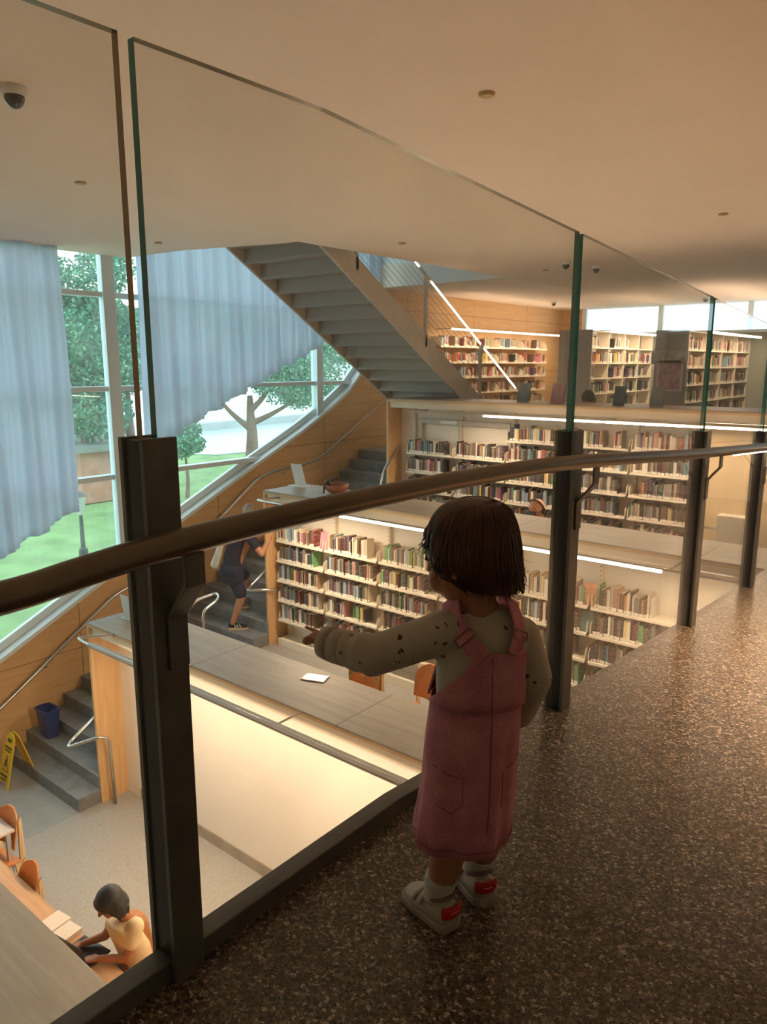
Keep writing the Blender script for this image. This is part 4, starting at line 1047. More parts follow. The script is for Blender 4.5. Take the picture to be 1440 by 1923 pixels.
b = MB(); b.ell(hip + V((0, 0, -.03)), (.185, .165, .15)); b.ell(hip + V((0, 0, -.12)), (.165, .15, .13))
b.capsule(hip - ms*.07, .128, hip.lerp(k1, .88) - ms*.01, .088); b.capsule(hip + ms*.07, .128, hip.lerp(k2, .85) + ms*.03, .088)
b.build('shorts', mat('navy_shorts', (.020, .026, .065), .85), mn, smooth=True, remesh=.012, sm=3)
b = MB(); so = MB(); footwear(b, so, f1h, f1t, 0, 1.15); footwear(b, so, f2h, f2t, 0, 1.15)
b.build('shoes', M_BLACK, mn, smooth=True); so.build('shoe_soles', mat('tan_sole', (.60, .48, .34), .6), mn)
st_ = MB()
for h, tt in ((f1h, f1t), (f2h, f2t)):
    d = (tt-h).normalized(); a = V((d.y, -d.x, 0))
    for k in range(3):
        c = h + d*(.10+.035*k) + a*.049; st_.obox(c + V((0, 0, .055)), d*.006 , a*.003, V((0, 0, .026)) - d*.012)
st_.build('shoe_stripes', M_WPL, mn)
b = MB()
def cap(u): return V((u.x, u.y, max(u.z, -.25)))
b.ell(head + Rm @ V((0, .018, .022)), (.083, .090, .094), Rm); b.build('hair', mat('grey_hair', (.36, .33, .30), .8), mn, smooth=True, remesh=.009, sm=2)
eyes(head, Rm, 1.02, mn)
t = thing('tote_bag', 'white rolled cloth bag hanging behind the climbing person’s back', 'bag', (-8.32, 6.40, 2.35))
bt = at(418, 1012, Y=6.36); bb = at(404, 1060, Y=6.36)
MB().capsule(bt, .035, bb, .062).build('pouch', mat('white_cloth', (.72, .70, .62), .8, noise=.15, nscale=12), t, smooth=True)
MB().tube(bez([bt, bt + V((.05, .05, .25)), sR + V((-.05, .02, .09)), sR + V((.0, .14, -.05))]), .012, 8).build('strap', mat('strap_cloth', (.62, .60, .52), .8), t, smooth=True)

# --- person in a striped cap, seated, faces -Y
cm = thing('person', 'seated person in orange striped cap and headphones behind the middle counter', 'person', (-4.1, 8.0, 2.75))
head = at(1009, 957, Y=7.92); print('CAP', head)
nk = head + V((0, .07, -.15)); Rc = rot_to((-.15, -.8, -.5), (0, -.2, 1))
b = MB(); head_into(b, head, Rc, 1.0); b.capsule(nk + V((0, .02, -.05)), .055, head + V((0, .03, -.05)), .052)
shp = [nk + V((s*.19, .04, -.10)) for s in (-1, 1)]
els = [p + V((.05*(1 if i else -1), -.08, -.26)) for i, p in enumerate(shp)]; has = [V((head.x + .10*(1 if i else -1), 7.60, 3.07)) for i in (0, 1)]
hipc = V((head.x, 8.10, 2.85))
for sp0, ep, hp in zip(shp, els, has): limb(b, [sp0, ep, hp], [.05, .038, .027]); hand_into(b, hp, (hp-ep), (0, 0, -1), .95, .5)
b.capsule(hipc, .13, nk + V((0, .05, -.15)), .13)
b.build('body', M_SKIN, cm, smooth=True, remesh=.010, sm=3)
b = MB(); b.loft(torso_rings([(hipc, .16, .13), (hipc + V((0, -.02, .2)), .17, .13), (nk + V((0, .05, -.14)), .20, .12), (nk + V((0, .03, -.06)), .15, .09), (nk + V((0, .01, -.02)), .07, .07)], (1, 0, 0)))
for sp0, ep in zip(shp, els): b.capsule(sp0, .068, sp0.lerp(ep, .7), .06)
b.build('shirt', mat('yellow_shirt', (.75, .45, .05), .8), cm, smooth=True, remesh=.012, sm=4)
b = MB(); b.ell(hipc + V((0, 0, -.04)), (.18, .16, .12))
for s in (-1, 1): limb(b, [hipc + V((s*.09, 0, -.02)), V((head.x+s*.12, 7.72, 2.82)), V((head.x+s*.12, 7.80, 2.40))], [.09, .068, .05])
b.build('trousers', mat('dark_trousers', (.05, .05, .07), .85), cm, smooth=True, remesh=.014, sm=2)
m, n, l, p_ = nmat('striped_cap'); tcx = n.new('ShaderNodeTexCoord'); wv = n.new('ShaderNodeTexWave'); wv.bands_direction = 'DIAGONAL'; wv.inputs['Scale'].default_value = 14
rpx = n.new('ShaderNodeValToRGB'); rpx.color_ramp.interpolation = 'CONSTANT'; rpx.color_ramp.elements[0].color = (.78, .25, .07, 1); rpx.color_ramp.elements[1].position = .72; rpx.color_ramp.elements[1].color = (.80, .70, .60, 1)
l.new(tcx.outputs['Object'], wv.inputs['Vector']); l.new(wv.outputs['Fac'], rpx.inputs['Fac']); l.new(rpx.outputs['Color'], p_.inputs['Base Color'])
def capf(u): return V((u.x, u.y, max(u.z, 0)))
b = MB().ell(head + Rc @ V((0, .005, .035)), (.092, .105, .098), Rc, fn=capf)
cc = b.build('cap', MATS['striped_cap'], cm, smooth=True)
MB().ell(head + Rc @ V((0, -.12, .045)), (.07, .07, .008), Rc).build('cap_brim', mat('brim_blue', (.06, .07, .14), .7), cc, smooth=True)
b = MB()
for s in (-1, 1): b.ell(head + Rc @ V((s*.092, .0, -.01)), (.022, .036, .042), Rc)
b.tube([head + Rc @ V((.10*cos(a), .01, .02 + .125*sin(a))) for a in [pi*i/16 for i in range(17)]], .009, 8)
b.build('headphones', M_BLACK, cm, smooth=True); eyes(head, Rc, 1.0, cm)

# --- person on the top level, only the head shows above the counter
um = thing('person', 'person with dark hair and orange top seated behind the topmost counter', 'person', (-4.8, 10.5, 3.9))
head = at(1104, 750, Y=10.55); print('TOP', head); nk = head + V((0, .07, -.15)); Ru = rot_to((-.2, -.8, -.6), (0, -.2, 1)); hipc = V((head.x, 10.8, 3.95))
b = MB(); head_into(b, head, Ru, 1.0); b.capsule(nk, .055, head, .052); b.capsule(hipc, .12, nk + V((0, .05, -.12)), .12)
b.build('body', M_SKINB, um, smooth=True, remesh=.012, sm=2)
b = MB(); b.loft(torso_rings([(hipc, .16, .13), (hipc + V((0, -.02, .2)), .17, .13), (nk + V((0, .05, -.14)), .20, .12), (nk + V((0, .03, -.04)), .12, .09), (nk, .07, .07)], (1, 0, 0)))
b.build('shirt', mat('orange_top', (.62, .20, .06), .8), um, smooth=True, remesh=.014, sm=3)
b = MB().ell(head + Ru @ V((0, .02, .035)), (.098, .108, .102), Ru); b.ell(head + Ru @ V((0, .07, -.03)), (.08, .05, .09), Ru)
b.build('hair', mat('black_hair', (.02, .016, .015), .5), um, smooth=True, remesh=.012, sm=2)
t = chair('plywood chair under the person on the topmost level', (head.x, 10.85, 3.45), 0)

# ------------------------------------------------------------------ the girl
ZF = 3.80
THB = radians(27)                                     # body turned left of the camera direction
RH = V((_cy, _sy, 0))
def turn(th): return (FH*cos(th) - RH*sin(th)).normalized()
fb = turn(THB); sb = V((fb.y, -fb.x, 0))              # facing, and side towards her right
girl = thing('person', 'small girl with brown bob, pink pinafore and cream shirt, pointing left on the balcony', 'person', (-.82, 1.28, ZF))
DT = 1.49
def C(px, py, D=DT): return at(px, py, D=D)
def width(px, D=DT): return px*D/FPX*1.015
# body: head, neck, arms' hands, legs as one skin surface
hc = C(880, 1040, 1.50)
THH = radians(52); fh = turn(THH); Rh = rot_to(fh + V((0, 0, -.22)))
HS = .93
b = MB()
b.ell(hc + V((0, 0, .012)), (.078, .090, .088), Rh); b.ell(hc + Rh @ V((0, -.022, -.040)), (.066, .064, .062), Rh)
for q in (-1, 1):
    b.ell(hc + Rh @ V((q*.036, -.054, -.044)), (.030, .028, .030), Rh); b.ell(hc + Rh @ V((q*.079, .012, -.014)), (.009, .016, .025), Rh)
b.ell(hc + Rh @ V((0, -.056, -.074)), (.026, .024, .020), Rh); b.ell(hc + Rh @ V((0, -.028, -.058)), (.056, .054, .044), Rh)
b.capsule(hc + Rh @ V((0, -.090, -.008)), .007, hc + Rh @ V((0, -.102, -.026)), .011)
b.capsule(hc + Rh @ V((-.014, -.086, -.060)), .0065, hc + Rh @ V((.014, -.086, -.060)), .0065)
nb = C(905, 1152, 1.485); b.capsule(nb, .040, hc + V((0, 0, -.055)), .040)
# left arm (pointing) and right arm (hanging)
sA = C(842, 1184, 1.465); eA = C(700, 1232, 1.50); wA = C(622, 1209, 1.575)
sB = C(976, 1196, 1.50); eB = C(1000, 1272, 1.49); wB = C(975, 1338, 1.55)
limb(b, [sA, eA, wA], [.034, .030, .019]); limb(b, [sB, eB, wB], [.034, .030, .019])
tip = C(577, 1189, 1.62); dA = (tip - wA).normalized()
hand_into(b, wA + dA*.010, dA, V((0, 0, -1)) + RH*.2, .62, 1.75, point=True, side=1)
hand_into(b, wB, (wB - eB).normalized() + fb*.6, -sb, .60, .6)
b.capsule(C(882, 1440), .066, C(900, 1210), .062)
# legs
aL, aR = V((-.845, 1.262, ZF+.075)), V((-.800, 1.392, ZF+.075))
aL = C(836, 1700, 1.492); aR = C(908, 1662, 1.565)
HLs, HRs = at(848, 1748, Z=ZF), at(912, 1700, Z=ZF)
aL = HLs + turn(radians(36))*.048 + V((0, 0, .072)); aR = HRs + turn(radians(20))*.048 + V((0, 0, .072)); print('ANK', pr(aL), pr(aR))
kL, kR = C(844, 1590, 1.49), C(912, 1575, 1.555)
hL_, hR_ = C(852, 1480, 1.48), C(912, 1480, 1.53)
limb(b, [hL_, kL, kL.lerp(aL, .35), aL], [.056, .039, .039, .025]); limb(b, [hR_, kR, kR.lerp(aR, .35), aR], [.056, .038, .037, .024])
b.build('body', M_SKINT, girl, smooth=True, remesh=.0042, sm=3)
print('GIRL', [tuple(round(c, 3) for c in p) for p in (hc, sA, eA, wA, tip, aL, aR, kL, sB)])
# shirt with small dark flowers
m, n, l, p_ = nmat('flower_shirt'); p_.inputs['Roughness'].default_value = .9
tcx = n.new('ShaderNodeTexCoord'); vo = n.new('ShaderNodeTexVoronoi'); vo.inputs['Scale'].default_value = 30; vo.inputs['Randomness'].default_value = .75
wn = n.new('ShaderNodeTexNoise'); wn.inputs['Scale'].default_value = 110; wn.inputs['Detail'].default_value = 1
vm = n.new('ShaderNodeVectorMath'); vm.operation = 'MULTIPLY_ADD'; vm.inputs[1].default_value = (.016, .016, .016)
l.new(tcx.outputs['Object'], wn.inputs['Vector']); l.new(wn.outputs['Color'], vm.inputs[0]); l.new(tcx.outputs['Object'], vm.inputs[2]); l.new(vm.outputs[0], vo.inputs['Vector'])
lt = n.new('ShaderNodeMath'); lt.operation = 'LESS_THAN'; lt.inputs[1].default_value = .17; l.new(vo.outputs['Distance'], lt.inputs[0])
mc = n.new('ShaderNodeMixRGB'); mc.inputs[1].default_value = (.56, .48, .37, 1); mc.inputs[2].default_value = (.17, .06, .055, 1)
l.new(lt.outputs[0], mc.inputs[0]); l.new(mc.outputs[0], p_.inputs['Base Color'])
kn_ = n.new('ShaderNodeTexNoise'); kn_.inputs['Scale'].default_value = 260; bu = n.new('ShaderNodeBump'); bu.inputs['Strength'].default_value = .15; bu.inputs['Distance'].default_value = .002
l.new(tcx.outputs['Object'], kn_.inputs['Vector']); l.new(kn_.outputs['Fac'], bu.inputs['Height']); l.new(bu.outputs['Normal'], p_.inputs['Normal'])
def tring(py, xl, xr, D, dep, n=40):
    c = C((xl+xr)/2, py, D); w = width((xr-xl)/2, D)
    return [c + RH*(w*cos(q)) + FH*(w*dep*sin(q)) for q in [2*pi*i/n for i in range(n)]]
TR = [(1420, 812, 962, 1.48, .82), (1330, 815, 972, 1.48, .82), (1280, 814, 982, 1.48, .80), (1230, 816, 990, 1.48, .76), (1195, 822, 996, 1.48, .70), (1170, 832, 994, 1.48, .62), (1152, 850, 982, 1.482, .55), (1138, 868, 960, 1.485, .62)]
b = MB(); b.loft([tring(*r) for r in TR])
b.capsule(sA, .046, eA.lerp(sA, .08), .044); 
for i in range(7):
    u = i/6; p = eA.lerp(wA, u); b.ell(p + V((0, 0, .004*sin(i*2.2))), (.044 - .010*u + .002*(i % 2),)*3)
b.capsule(sB, .045, eB, .042); b.capsule(eB, .042, wB, .034)
b.build('shirt', MATS['flower_shirt'], girl, smooth=True, remesh=.0055, sm=5)
# turned-back cuff
cu = MB(); d = (wA - eA).normalized(); c0 = wA - d*.012
cu.tube([c0, c0 + d*.004, c0 + d*.030, c0 + d*.033], [.030, .0395, .0370, .031], 28); cu.build('cuff', MATS['flower_shirt'], girl, smooth=True)
c0 = wA - d*.056; MB().tube([c0, c0 + d*.010, c0 + d*.052], [.034, .0405, .036], 28).build('sleeve_end', MATS['flower_shirt'], girl, smooth=True)
# pinafore dress
m, n, l, p_ = nmat('pink_denim'); p_.inputs['Roughness'].default_value = .95; p_.inputs['Specular IOR Level'].default_value = .15
tcx = n.new('ShaderNodeTexCoord'); z1 = n.new('ShaderNodeTexNoise'); z1.inputs['Scale'].default_value = 420; z1.inputs['Detail'].default_value = 2
z2 = n.new('ShaderNodeTexNoise'); z2.inputs['Scale'].default_value = 14; z2.inputs['Detail'].default_value = 5
l.new(tcx.outputs['Object'], z1.inputs['Vector']); l.new(tcx.outputs['Object'], z2.inputs['Vector'])
mh = n.new('ShaderNodeMath'); mh.operation = 'ADD'; l.new(z1.outputs['Fac'], mh.inputs[0]); l.new(z2.outputs['Fac'], mh.inputs[1])
r_ = n.new('ShaderNodeValToRGB'); r_.color_ramp.elements[0].position = .40; r_.color_ramp.elements[1].position = .66
mhh = n.new('ShaderNodeMath'); mhh.operation = 'MULTIPLY'; mhh.inputs[1].default_value = .5; l.new(mh.outputs[0], mhh.inputs[0]); l.new(mhh.outputs[0], r_.inputs['Fac'])
r_.color_ramp.elements[0].color = (.58, .19, .24, 1); r_.color_ramp.elements[1].color = (.80, .37, .42, 1)
l.new(r_.outputs['Color'], p_.inputs['Base Color'])
M_PINK = MATS['pink_denim']; M_PINKD = mat('pink_stitch', (.26, .03, .045), .9)
DR = [(1566, 764, 964, .86), (1535, 768, 966, .86), (1500, 776, 969, .85), (1460, 783, 972, .85), (1420, 787, 975, .84), (1380, 791, 978, .84), (1340, 797, 981, .83), (1305, 803, 985, .82)]
NR = 72; rings = []
for k, (py, xl, xr, dep) in enumerate(DR):
    c = C((xl+xr)/2, py, DT); w = width((xr-xl)/2, DT); amp = .0065*(1 - k/8.0)
    ring = []
    for i in range(NR):
        q = 2*pi*i/NR; r = 1 + amp/w*(sin(5*q + 1.2 + k*.12) + .5*sin(11*q + k*.3)); ring.append(c + RH*(w*r*cos(q)) + FH*(w*dep*r*sin(q)))
    rings.append(ring)
inner = [[p + (sum(r, V())/len(r) - p).normalized()*.004 for p in r] for r in rings]
b = MB(); full = inner[::-1] + rings if False else rings
b.loft(rings, 0, False, False)
dress = b.build('pinafore', M_PINK, girl, smooth=True)
md = dress.modifiers.new('t', 'SOLIDIFY'); md.thickness = .004; md.offset = -1
# bib at the back and front: shell pieces that narrow towards the straps
def surf(py, q, off=.004):
    """point on the torso surface at photo row py and angle q (0 = image right, -90 deg = towards camera)"""
    rows = [(1305, 803, 985, 1.49, .82)] + [(r[0], r[1]-3, r[2]+3, r[3], r[4]) for r in TR if r[0] < 1300]
    for a, b2 in zip(rows, rows[1:]):
        if a[0] >= py >= b2[0]:
            u = (a[0]-py)/(a[0]-b2[0]); s = [a[i] + (b2[i]-a[i])*u for i in range(5)]; break
    else: s = rows[-1]
    c = C((s[1]+s[2])/2, py, s[3]); w = width((s[2]-s[1])/2, s[3]) + off
    return c + RH*(w*cos(q)) + FH*(w*s[4]*sin(q))
def qx(py, x):
    """angle on the camera side at which the surface shows at photo column x"""
    best = min(range(-178, -2), key=lambda dgr: abs(pr(surf(py, radians(dgr), .006))[0] - x)); return radians(best)
def shell(spec, name, th=.005, mi=M_PINK):
    b = MB(); rr = []
    for py, xa, xb in spec:
        qa, qb = qx(py, xa), qx(py, xb); rr.append([surf(py, qa + (qb-qa)*i/16, .007) for i in range(17)])
    b.loft(rr, 0, False, False, closed=False); o = b.build(name, mi, girl, smooth=True)
    md = o.modifiers.new('t', 'SOLIDIFY'); md.thickness = th; md.offset = 0
    return o
shell([(1305, 805, 984), (1290, 818, 984), (1270, 838, 984), (1250, 860, 984), (1230, 878, 985), (1212, 892, 986), (1204, 893, 986)], 'back_bib')
# front bib (towards the glass)
b = MB(); rr = []
for py, s in ((1305, 1.0), (1270, .8), (1235, .62), (1205, .55)):
    rr.append([surf(py, radians(90) + s*radians(85)*(2*i/16-1), .007) for i in range(17)])
b.loft(rr, 0, False, False, closed=False); o = b.build('front_bib', M_PINK, girl, smooth=True); md = o.modifiers.new('t', 'SOLIDIFY'); md.thickness = .005
def strap(pts, name, w=.014):
    """flat strap over the surface through photo points"""
    P = []
    for x, y in pts: P.append(surf(y, qx(y, x), .017 if nm == 'left' else .012))
    return P
for nm, pts, top in (('left', [(908, 1208), (890, 1192), (874, 1174), (860, 1157)], (848, 1142)), ('right', [(962, 1206), (968, 1190), (972, 1172), (970, 1156)], (960, 1138))):
    P = strap(pts, nm)
    t1 = C(top[0], top[1], 1.475) + V((0, 0, .010)); P2 = P + [t1, t1 + FH*.05 + V((0, 0, -.008)), t1 + FH*.085 + V((0, 0, -.05))]
    PP = bez(P2, 5); b = MB(); rr = []
    for i, p in enumerate(PP):
        t = (PP[min(i+1, len(PP)-1)] - PP[max(i-1, 0)]).normalized(); c = hc.lerp(nb, 1.3); out = (p - C(900, 1190, DT)); out.normalize()
        s = t.cross(out).normalized(); w = .019
        rr.append([p + s*w + out*.0025, p - s*w + out*.0025, p - s*w - out*.0025, p + s*w - out*.0025])
    b.loft(rr); so_ = b.build('strap', M_PINK, girl, smooth=False, bevel=.001)
    # buckle
    i0 = 9; p = PP[i0]; t = (PP[i0+1]-PP[i0-1]).normalized(); out = (p - C(900, 1190, DT)).normalized(); s = t.cross(out).normalized(); p = p + out*.004
    MB().tube([p + s*.022 + t*.009, p - s*.022 + t*.009, p - s*.022 - t*.009, p + s*.022 - t*.009, p + s*.022 + t*.009], .0016, 8).build('buckle', mat('buckle'+nm, (.30, .16, .14), .3, .8), so_)
# seams and pocket stitching
def on_dress(py, x, off=.0045):
    rows = [(r[0], r[1], r[2], DT, r[3]) for r in DR]
    for a, b2 in zip(rows, rows[1:]):
        if a[0] >= py >= b2[0]:
            u = (a[0]-py)/(a[0]-b2[0]); s = [a[i] + (b2[i]-a[i])*u for i in range(5)]; break
    else: return surf(py, qx(py, x), .011)
    c = C((s[1]+s[2])/2, py, s[3]); w = width((s[2]-s[1])/2, s[3]) + off
    best = min(range(-178, -2), key=lambda dg: abs(pr(c + RH*(w*cos(radians(dg))) + FH*(w*s[4]*sin(radians(dg))))[0] - x)); q = radians(best)
    return c + RH*(w*cos(q)) + FH*(w*s[4]*sin(q))
sm_ = MB().tube([on_dress(y, x) for x, y in ((924, 1210), (924, 1250), (923, 1300), (922, 1340), (922, 1400), (919, 1460), (914, 1520), (916, 1555), (918, 1564))], .0009, 6)
sm_.build('back_seam', M_PINKD, dress)
for pts in ([(812, 1412), (840, 1420), (868, 1422), (868, 1470), (846, 1486), (818, 1478)], [(952, 1412), (964, 1410), (972, 1396)], [(944, 1416), (944, 1450), (941, 1480)]):
    MB().tube([on_dress(y, x, .0035) for x, y in pts], .0008, 6).build('pocket_stitch', M_PINKD, dress)
MB().tube([p + (p - sum(rings[0], V())/NR).normalized()*.001 + V((0, 0, .016)) for p in rings[0]] + [rings[0][0] + V((0, 0, .016))], .0007, 5).build('hem_stitch', M_PINKD, dress)
# socks with wavy tops
M_SOCK = mat('white_sock', (.62, .58, .50), .95, bump=.2, nscale=200)
for a, k, wv_ in ((aL, kL, .031), (aR, kR, .030)):
    dr = (k-a).normalized(); rr = []
    for i in range(8):
        u = i/7; c = a - dr*.02 + dr*.062*u; ring = []
        for j in range(28):
            q = 2*pi*j/28; w = wv_*(.97 + .30*u); z = (.005*sin(6*q) if i == 7 else 0)
            ring.append(c + RH*(w*cos(q)) + FH*(w*sin(q)) + V((0, 0, z)))
        rr.append(ring)
    MB().loft(rr, 0, True, True).build('sock', M_SOCK, girl, smooth=True)
# chunky white shoes with a red heel tab and strap
M_SHOE = mat('white_shoe', (.52, .47, .38), .5); M_SOLE = mat('rubber_sole', (.40, .35, .27), .6); M_RED = mat('red_heel_tab', (.62, .02, .025), .35); M_LINE = mat('shoe_lining', (.20, .15, .13), .8)
M_TXT = mat('heel_print', (.75, .45, .42), .5)
def shoe(heel, th, L=.152):
    d = turn(th); a = V((-d.y, d.x, 0)); h = V(heel)
    S = thing_part('shoe', girl)
    def P(t, w, z): return h + d*(L*t) + a*w + V((0, 0, z))
    prof = [(-.02, .016), (.04, .029), (.2, .033), (.42, .034), (.62, .038), (.82, .037), (.94, .028), (1.0, .013)]
    outl = [(t, w) for t, w in prof] + [(t, -w) for t, w in prof[::-1]]
    MB().loft([[P(t*1.02, w*1.04, 0) for t, w in outl], [P(t*1.03, w*1.10, .006) for t, w in outl], [P(t*1.03, w*1.10, .018) for t, w in outl], [P(t*1.01, w*1.04, .022) for t, w in outl]]).build('sole', M_SOLE, S, smooth=False, bevel=.002)
    b = MB(); secs = []
    for t, w, h0 in ((0.0, .014, .062), (.03, .026, .070), (.12, .031, .073), (.25, .033, .073), (.40, .034, .068), (.55, .036, .058), (.70, .037, .048), (.84, .035, .040), (.94, .026, .034), (.99, .012, .028)):
        secs.append([P(t, w*cos(q), .018 + (h0-.018)*max(0, sin(q))**.8 if sin(q) > 0 else .018) for q in [2*pi*i/20 for i in range(20)]])
    b.loft(secs).build('upper', M_SHOE, S, smooth=True)
    MB().tube([P(.22 + .17*cos(q), .0285*sin(q), .070 - .010*cos(q)) for q in [2*pi*i/24 for i in range(25)]], .0045, 8).build('collar', M_LINE, S, smooth=True)
    for t in (.47, .62):
        MB().tube([P(t + .10*abs(q)/1.3*.4, .0375*sin(q), .030 + .032*cos(q)*(1 - (t-.47)*1.8)) for q in [-1.3 + 2.6*i/12 for i in range(13)]], .0072, 8, flat=.5).build('strap', M_SHOE, S, smooth=True)
    b = MB(); rr = []
    for zz, sw in ((.038, .8), (.043, 1.0), (.056, 1.05), (.066, .9)):
        rr.append([P(.055 - .105*cos(q*1.1), .0300*sin(q*sw)*1.02, zz) for q in [-1.15 + 2.3*i/12 for i in range(13)]])
    o = b.loft(rr, 0, False, False, closed=False).build('heel_tab', M_RED, S, smooth=True); md = o.modifiers.new('t', 'SOLIDIFY'); md.thickness = .004; md.offset = 0
    MB().tube([P(.045 - .105*cos(q*1.1) - .010, .031*sin(q), .053) for q in [-.35 + .7*i/6 for i in range(7)]], .0011, 6, flat=.5).build('heel_print', M_TXT, o)
def thing_part(name, parent):
    o = bpy.data.objects.new(name, None); COL.objects.link(o); o.parent = parent; o.matrix_parent_inverse = Matrix.Translation(-parent.location); return o
shoe(at(848, 1748, Z=ZF) , radians(36)); shoe(at(912, 1700, Z=ZF), radians(20))
# hair: smooth bob core with ridges, plus loose strands
M_HAIR = mat('brown_hair', (.085, .032, .013), .42, noise=.4, nscale=30, spec=.5)
rr = random.Random(5); core = MB()
HC = [(937, 872, 918), (942, 848, 940), (955, 829, 955), (975, 812, 966), (1000, 802, 973), (1025, 798, 977), (1050, 801, 979), (1070, 812, 981), (1088, 832, 981), (1102, 862, 976), (1110, 895, 962)]
def hring(py, xl, xr, n=64, k=0, D=1.50, sc=1.0, dep=.98):
    c = C((xl+xr)/2, py, D); w = width((xr-xl)/2, D)*sc; return [c + RH*(w*(1+.022*sin(9*q+1)+.012*sin(17*q+k*.3))*cos(q)) + FH*(w*dep*(1+.022*sin(9*q+1)+.012*sin(17*q+k*.3))*sin(q)) for q in [2*pi*i/n for i in range(n)]]
core.loft([hring(934.5, 884, 908)] + [hring(*h, k=i) for i, h in enumerate(HC)])
hair = core.build('hair', M_HAIR, girl, smooth=True)
hs = MB()
def hpt(py, q, off=0.0):
    for a, b2 in zip(HC, HC[1:]):
        if a[0] <= py <= b2[0]:
            u = (py-a[0])/(b2[0]-a[0]); xl = a[1]+(b2[1]-a[1])*u; xr = a[2]+(b2[2]-a[2])*u; break
    else: xl, xr = (HC[0][1:] if py < HC[0][0] else HC[-1][1:])
    c = C((xl+xr)/2, py, 1.50); w = width((xr-xl)/2, 1.50) + off
    return c + RH*(w*cos(q)) + FH*(w*.98*sin(q))
for i in range(620):
    q = rr.uniform(0, 2*pi)
    facing = (cos(q)*RH + sin(q)*FH).dot(fh)
    endy = 1092 + 22*cos(q)*.3 + rr.uniform(-10, 12)
    if facing > .55: endy = rr.uniform(1000, 1030)
    elif facing > .1: endy = rr.uniform(1040, 1085)
    q0 = q + rr.uniform(-.25, .25); pts = [hpt(938, q0, .001)]
    for py in (955, 985, 1020, 1050, 1075, 1090, 1105):
        if py > endy: break
        pts.append(hpt(py, q0 + (q-q0)*(py-938)/160, rr.uniform(.0008, .0030)))
    last = hpt(min(endy, 1109), q, rr.uniform(-.004, .009)); pts.append(last + V((0, 0, 0)))
    out = (last - C(885, 1100, 1.5)); out.z = 0; out.normalize()
    if rr.random() < .5: pts.append(last + out*rr.uniform(-.006, .012) + V((0, 0, -rr.uniform(.004, .014))))
    PP = bez(pts, 3); n_s = len(PP); r0 = rr.uniform(.0012, .0028)
    hs.tube(PP, [r0*(1 - .85*(j/(n_s-1))**2) for j in range(n_s)], 5)
# wisps that stand off the outline
for pts in ([(806, 1005), (798, 1020), (788, 1030), (786, 1042), (800, 1052), (815, 1054)], [(812, 1010), (800, 1025), (800, 1048), (808, 1066), (822, 1076)], [(803, 1015), (799, 1032), (802, 1050), (812, 1068), (826, 1078)],
            [(958, 985), (968, 1000), (968, 1025), (978, 1045), (990, 1054), (1002, 1056)], [(968, 1020), (975, 1050), (982, 1075), (986, 1092)], [(970, 1040), (977, 1058), (980, 1075), (984, 1098)], [(972, 1060), (978, 1082), (972, 1104)],
            [(966, 1090), (960, 1106), (945, 1112)], [(955, 1100), (940, 1110), (925, 1112)], [(812, 1062), (808, 1070), (820, 1077)], [(822, 1040), (818, 1060), (826, 1080), (822, 1088)]):
    PP = bez([C(x, y, 1.485) for x, y in pts], 4); n_s = len(PP); hs.tube(PP, [.0011*(1 - .8*(j/(n_s-1))) for j in range(n_s)], 5)
for i in range(60):                                    # locks flicking out at the right and the nape
    x = rr.uniform(925, 985); y0 = rr.uniform(1050, 1085); D = 1.5 - .08*rr.random()
    pts = [C(x-6, y0, D), C(x, y0+18, D), C(x + rr.uniform(-2, 6), min(1112, y0+32), D), C(x + rr.uniform(-8, 10), min(1116, y0 + 42), D)]
    PP = bez(pts, 3); n_s = len(PP); r0 = rr.uniform(.0012, .0028); hs.tube(PP, [r0*(1 - .8*(j/(n_s-1))) for j in range(n_s)], 5)
hs.build('hair_strands', M_HAIR, hair, smooth=True)
b = MB()
for q in (-1, 1): b.ell(hc + Rh @ V((q*.030, -.082, .002)), (.011, .006, .006), Rh, 10, 8)
b.build('eye', mat('girl_eye', (.03, .02, .02), .2), girl, smooth=True)

# ------------------------------------------------------------------ put the books on the shelves
bpy.context.view_layer.update()
def book_mesh():
    """unit book: spine at y=0, width x in -.5...5, height z 0..1, depth y 0..1"""
    b = MB()
    b.box(-.5, .5, 0, .03, 0, 1).box(-.5, -.42, .03, 1, 0, 1).box(.42, .5, .03, 1, 0, 1)
    b.box(-.42, .42, .03, .97, .015, .975, 1)
    b.box(-.47, .47, -.018, 0, .02, .17, 2)
    return b
proto = book_mesh().build('book', [M_BOOK, M_PAGE, M_TAG]); bme = proto.data
bpy.data.objects.remove(proto)
dg = bpy.context.evaluated_depsgraph_get()
def sees(p):
    o = V((0, 0, CZ)); d = p - o; L = d.length; d.normalize(); travelled = 0
    for _ in range(10):
        hit, loc, nrm, idx, ob, mtx = SC.ray_cast(dg, o, d, distance=L - travelled - .03)
        if not hit: return True
        if 'glass' in ob.name or 'pane' in ob.name:
            travelled += (loc - o).length + .002; o = loc + d*.002; continue
        return False
    return False
vis = []
for bk in BOOKS:
    c = bk['p'] + V((0, 0, bk['h']*.55)); x, y, dd = pr(c)
    if dd <= 0 or not (-5 < x < 1445 and -5 < y < 1928): bk['score'] = -1; continue
    s = sum(sees(bk['p'] + V((0, 0, bk['h']*f)) + bk['a']*bk['t']*g - bk['d']*.004) for f, g in ((.35, -.2), (.65, .2), (.93, 0)))/3
    nrm = abs((-bk['d']).dot((V((0, 0, CZ)) - c).normalized()))
    bk['score'] = s*bk['t']*bk['h']*nrm/dd**2 if s else 0
    bk['sx'] = x
order = sorted([b for b in BOOKS if b['score'] > 0], key=lambda b: -b['score'])
print('BOOKS total', len(BOOKS), 'seen', len(order))
chosen = set(b['idx'] for b in order[:300])
byshelf = {}
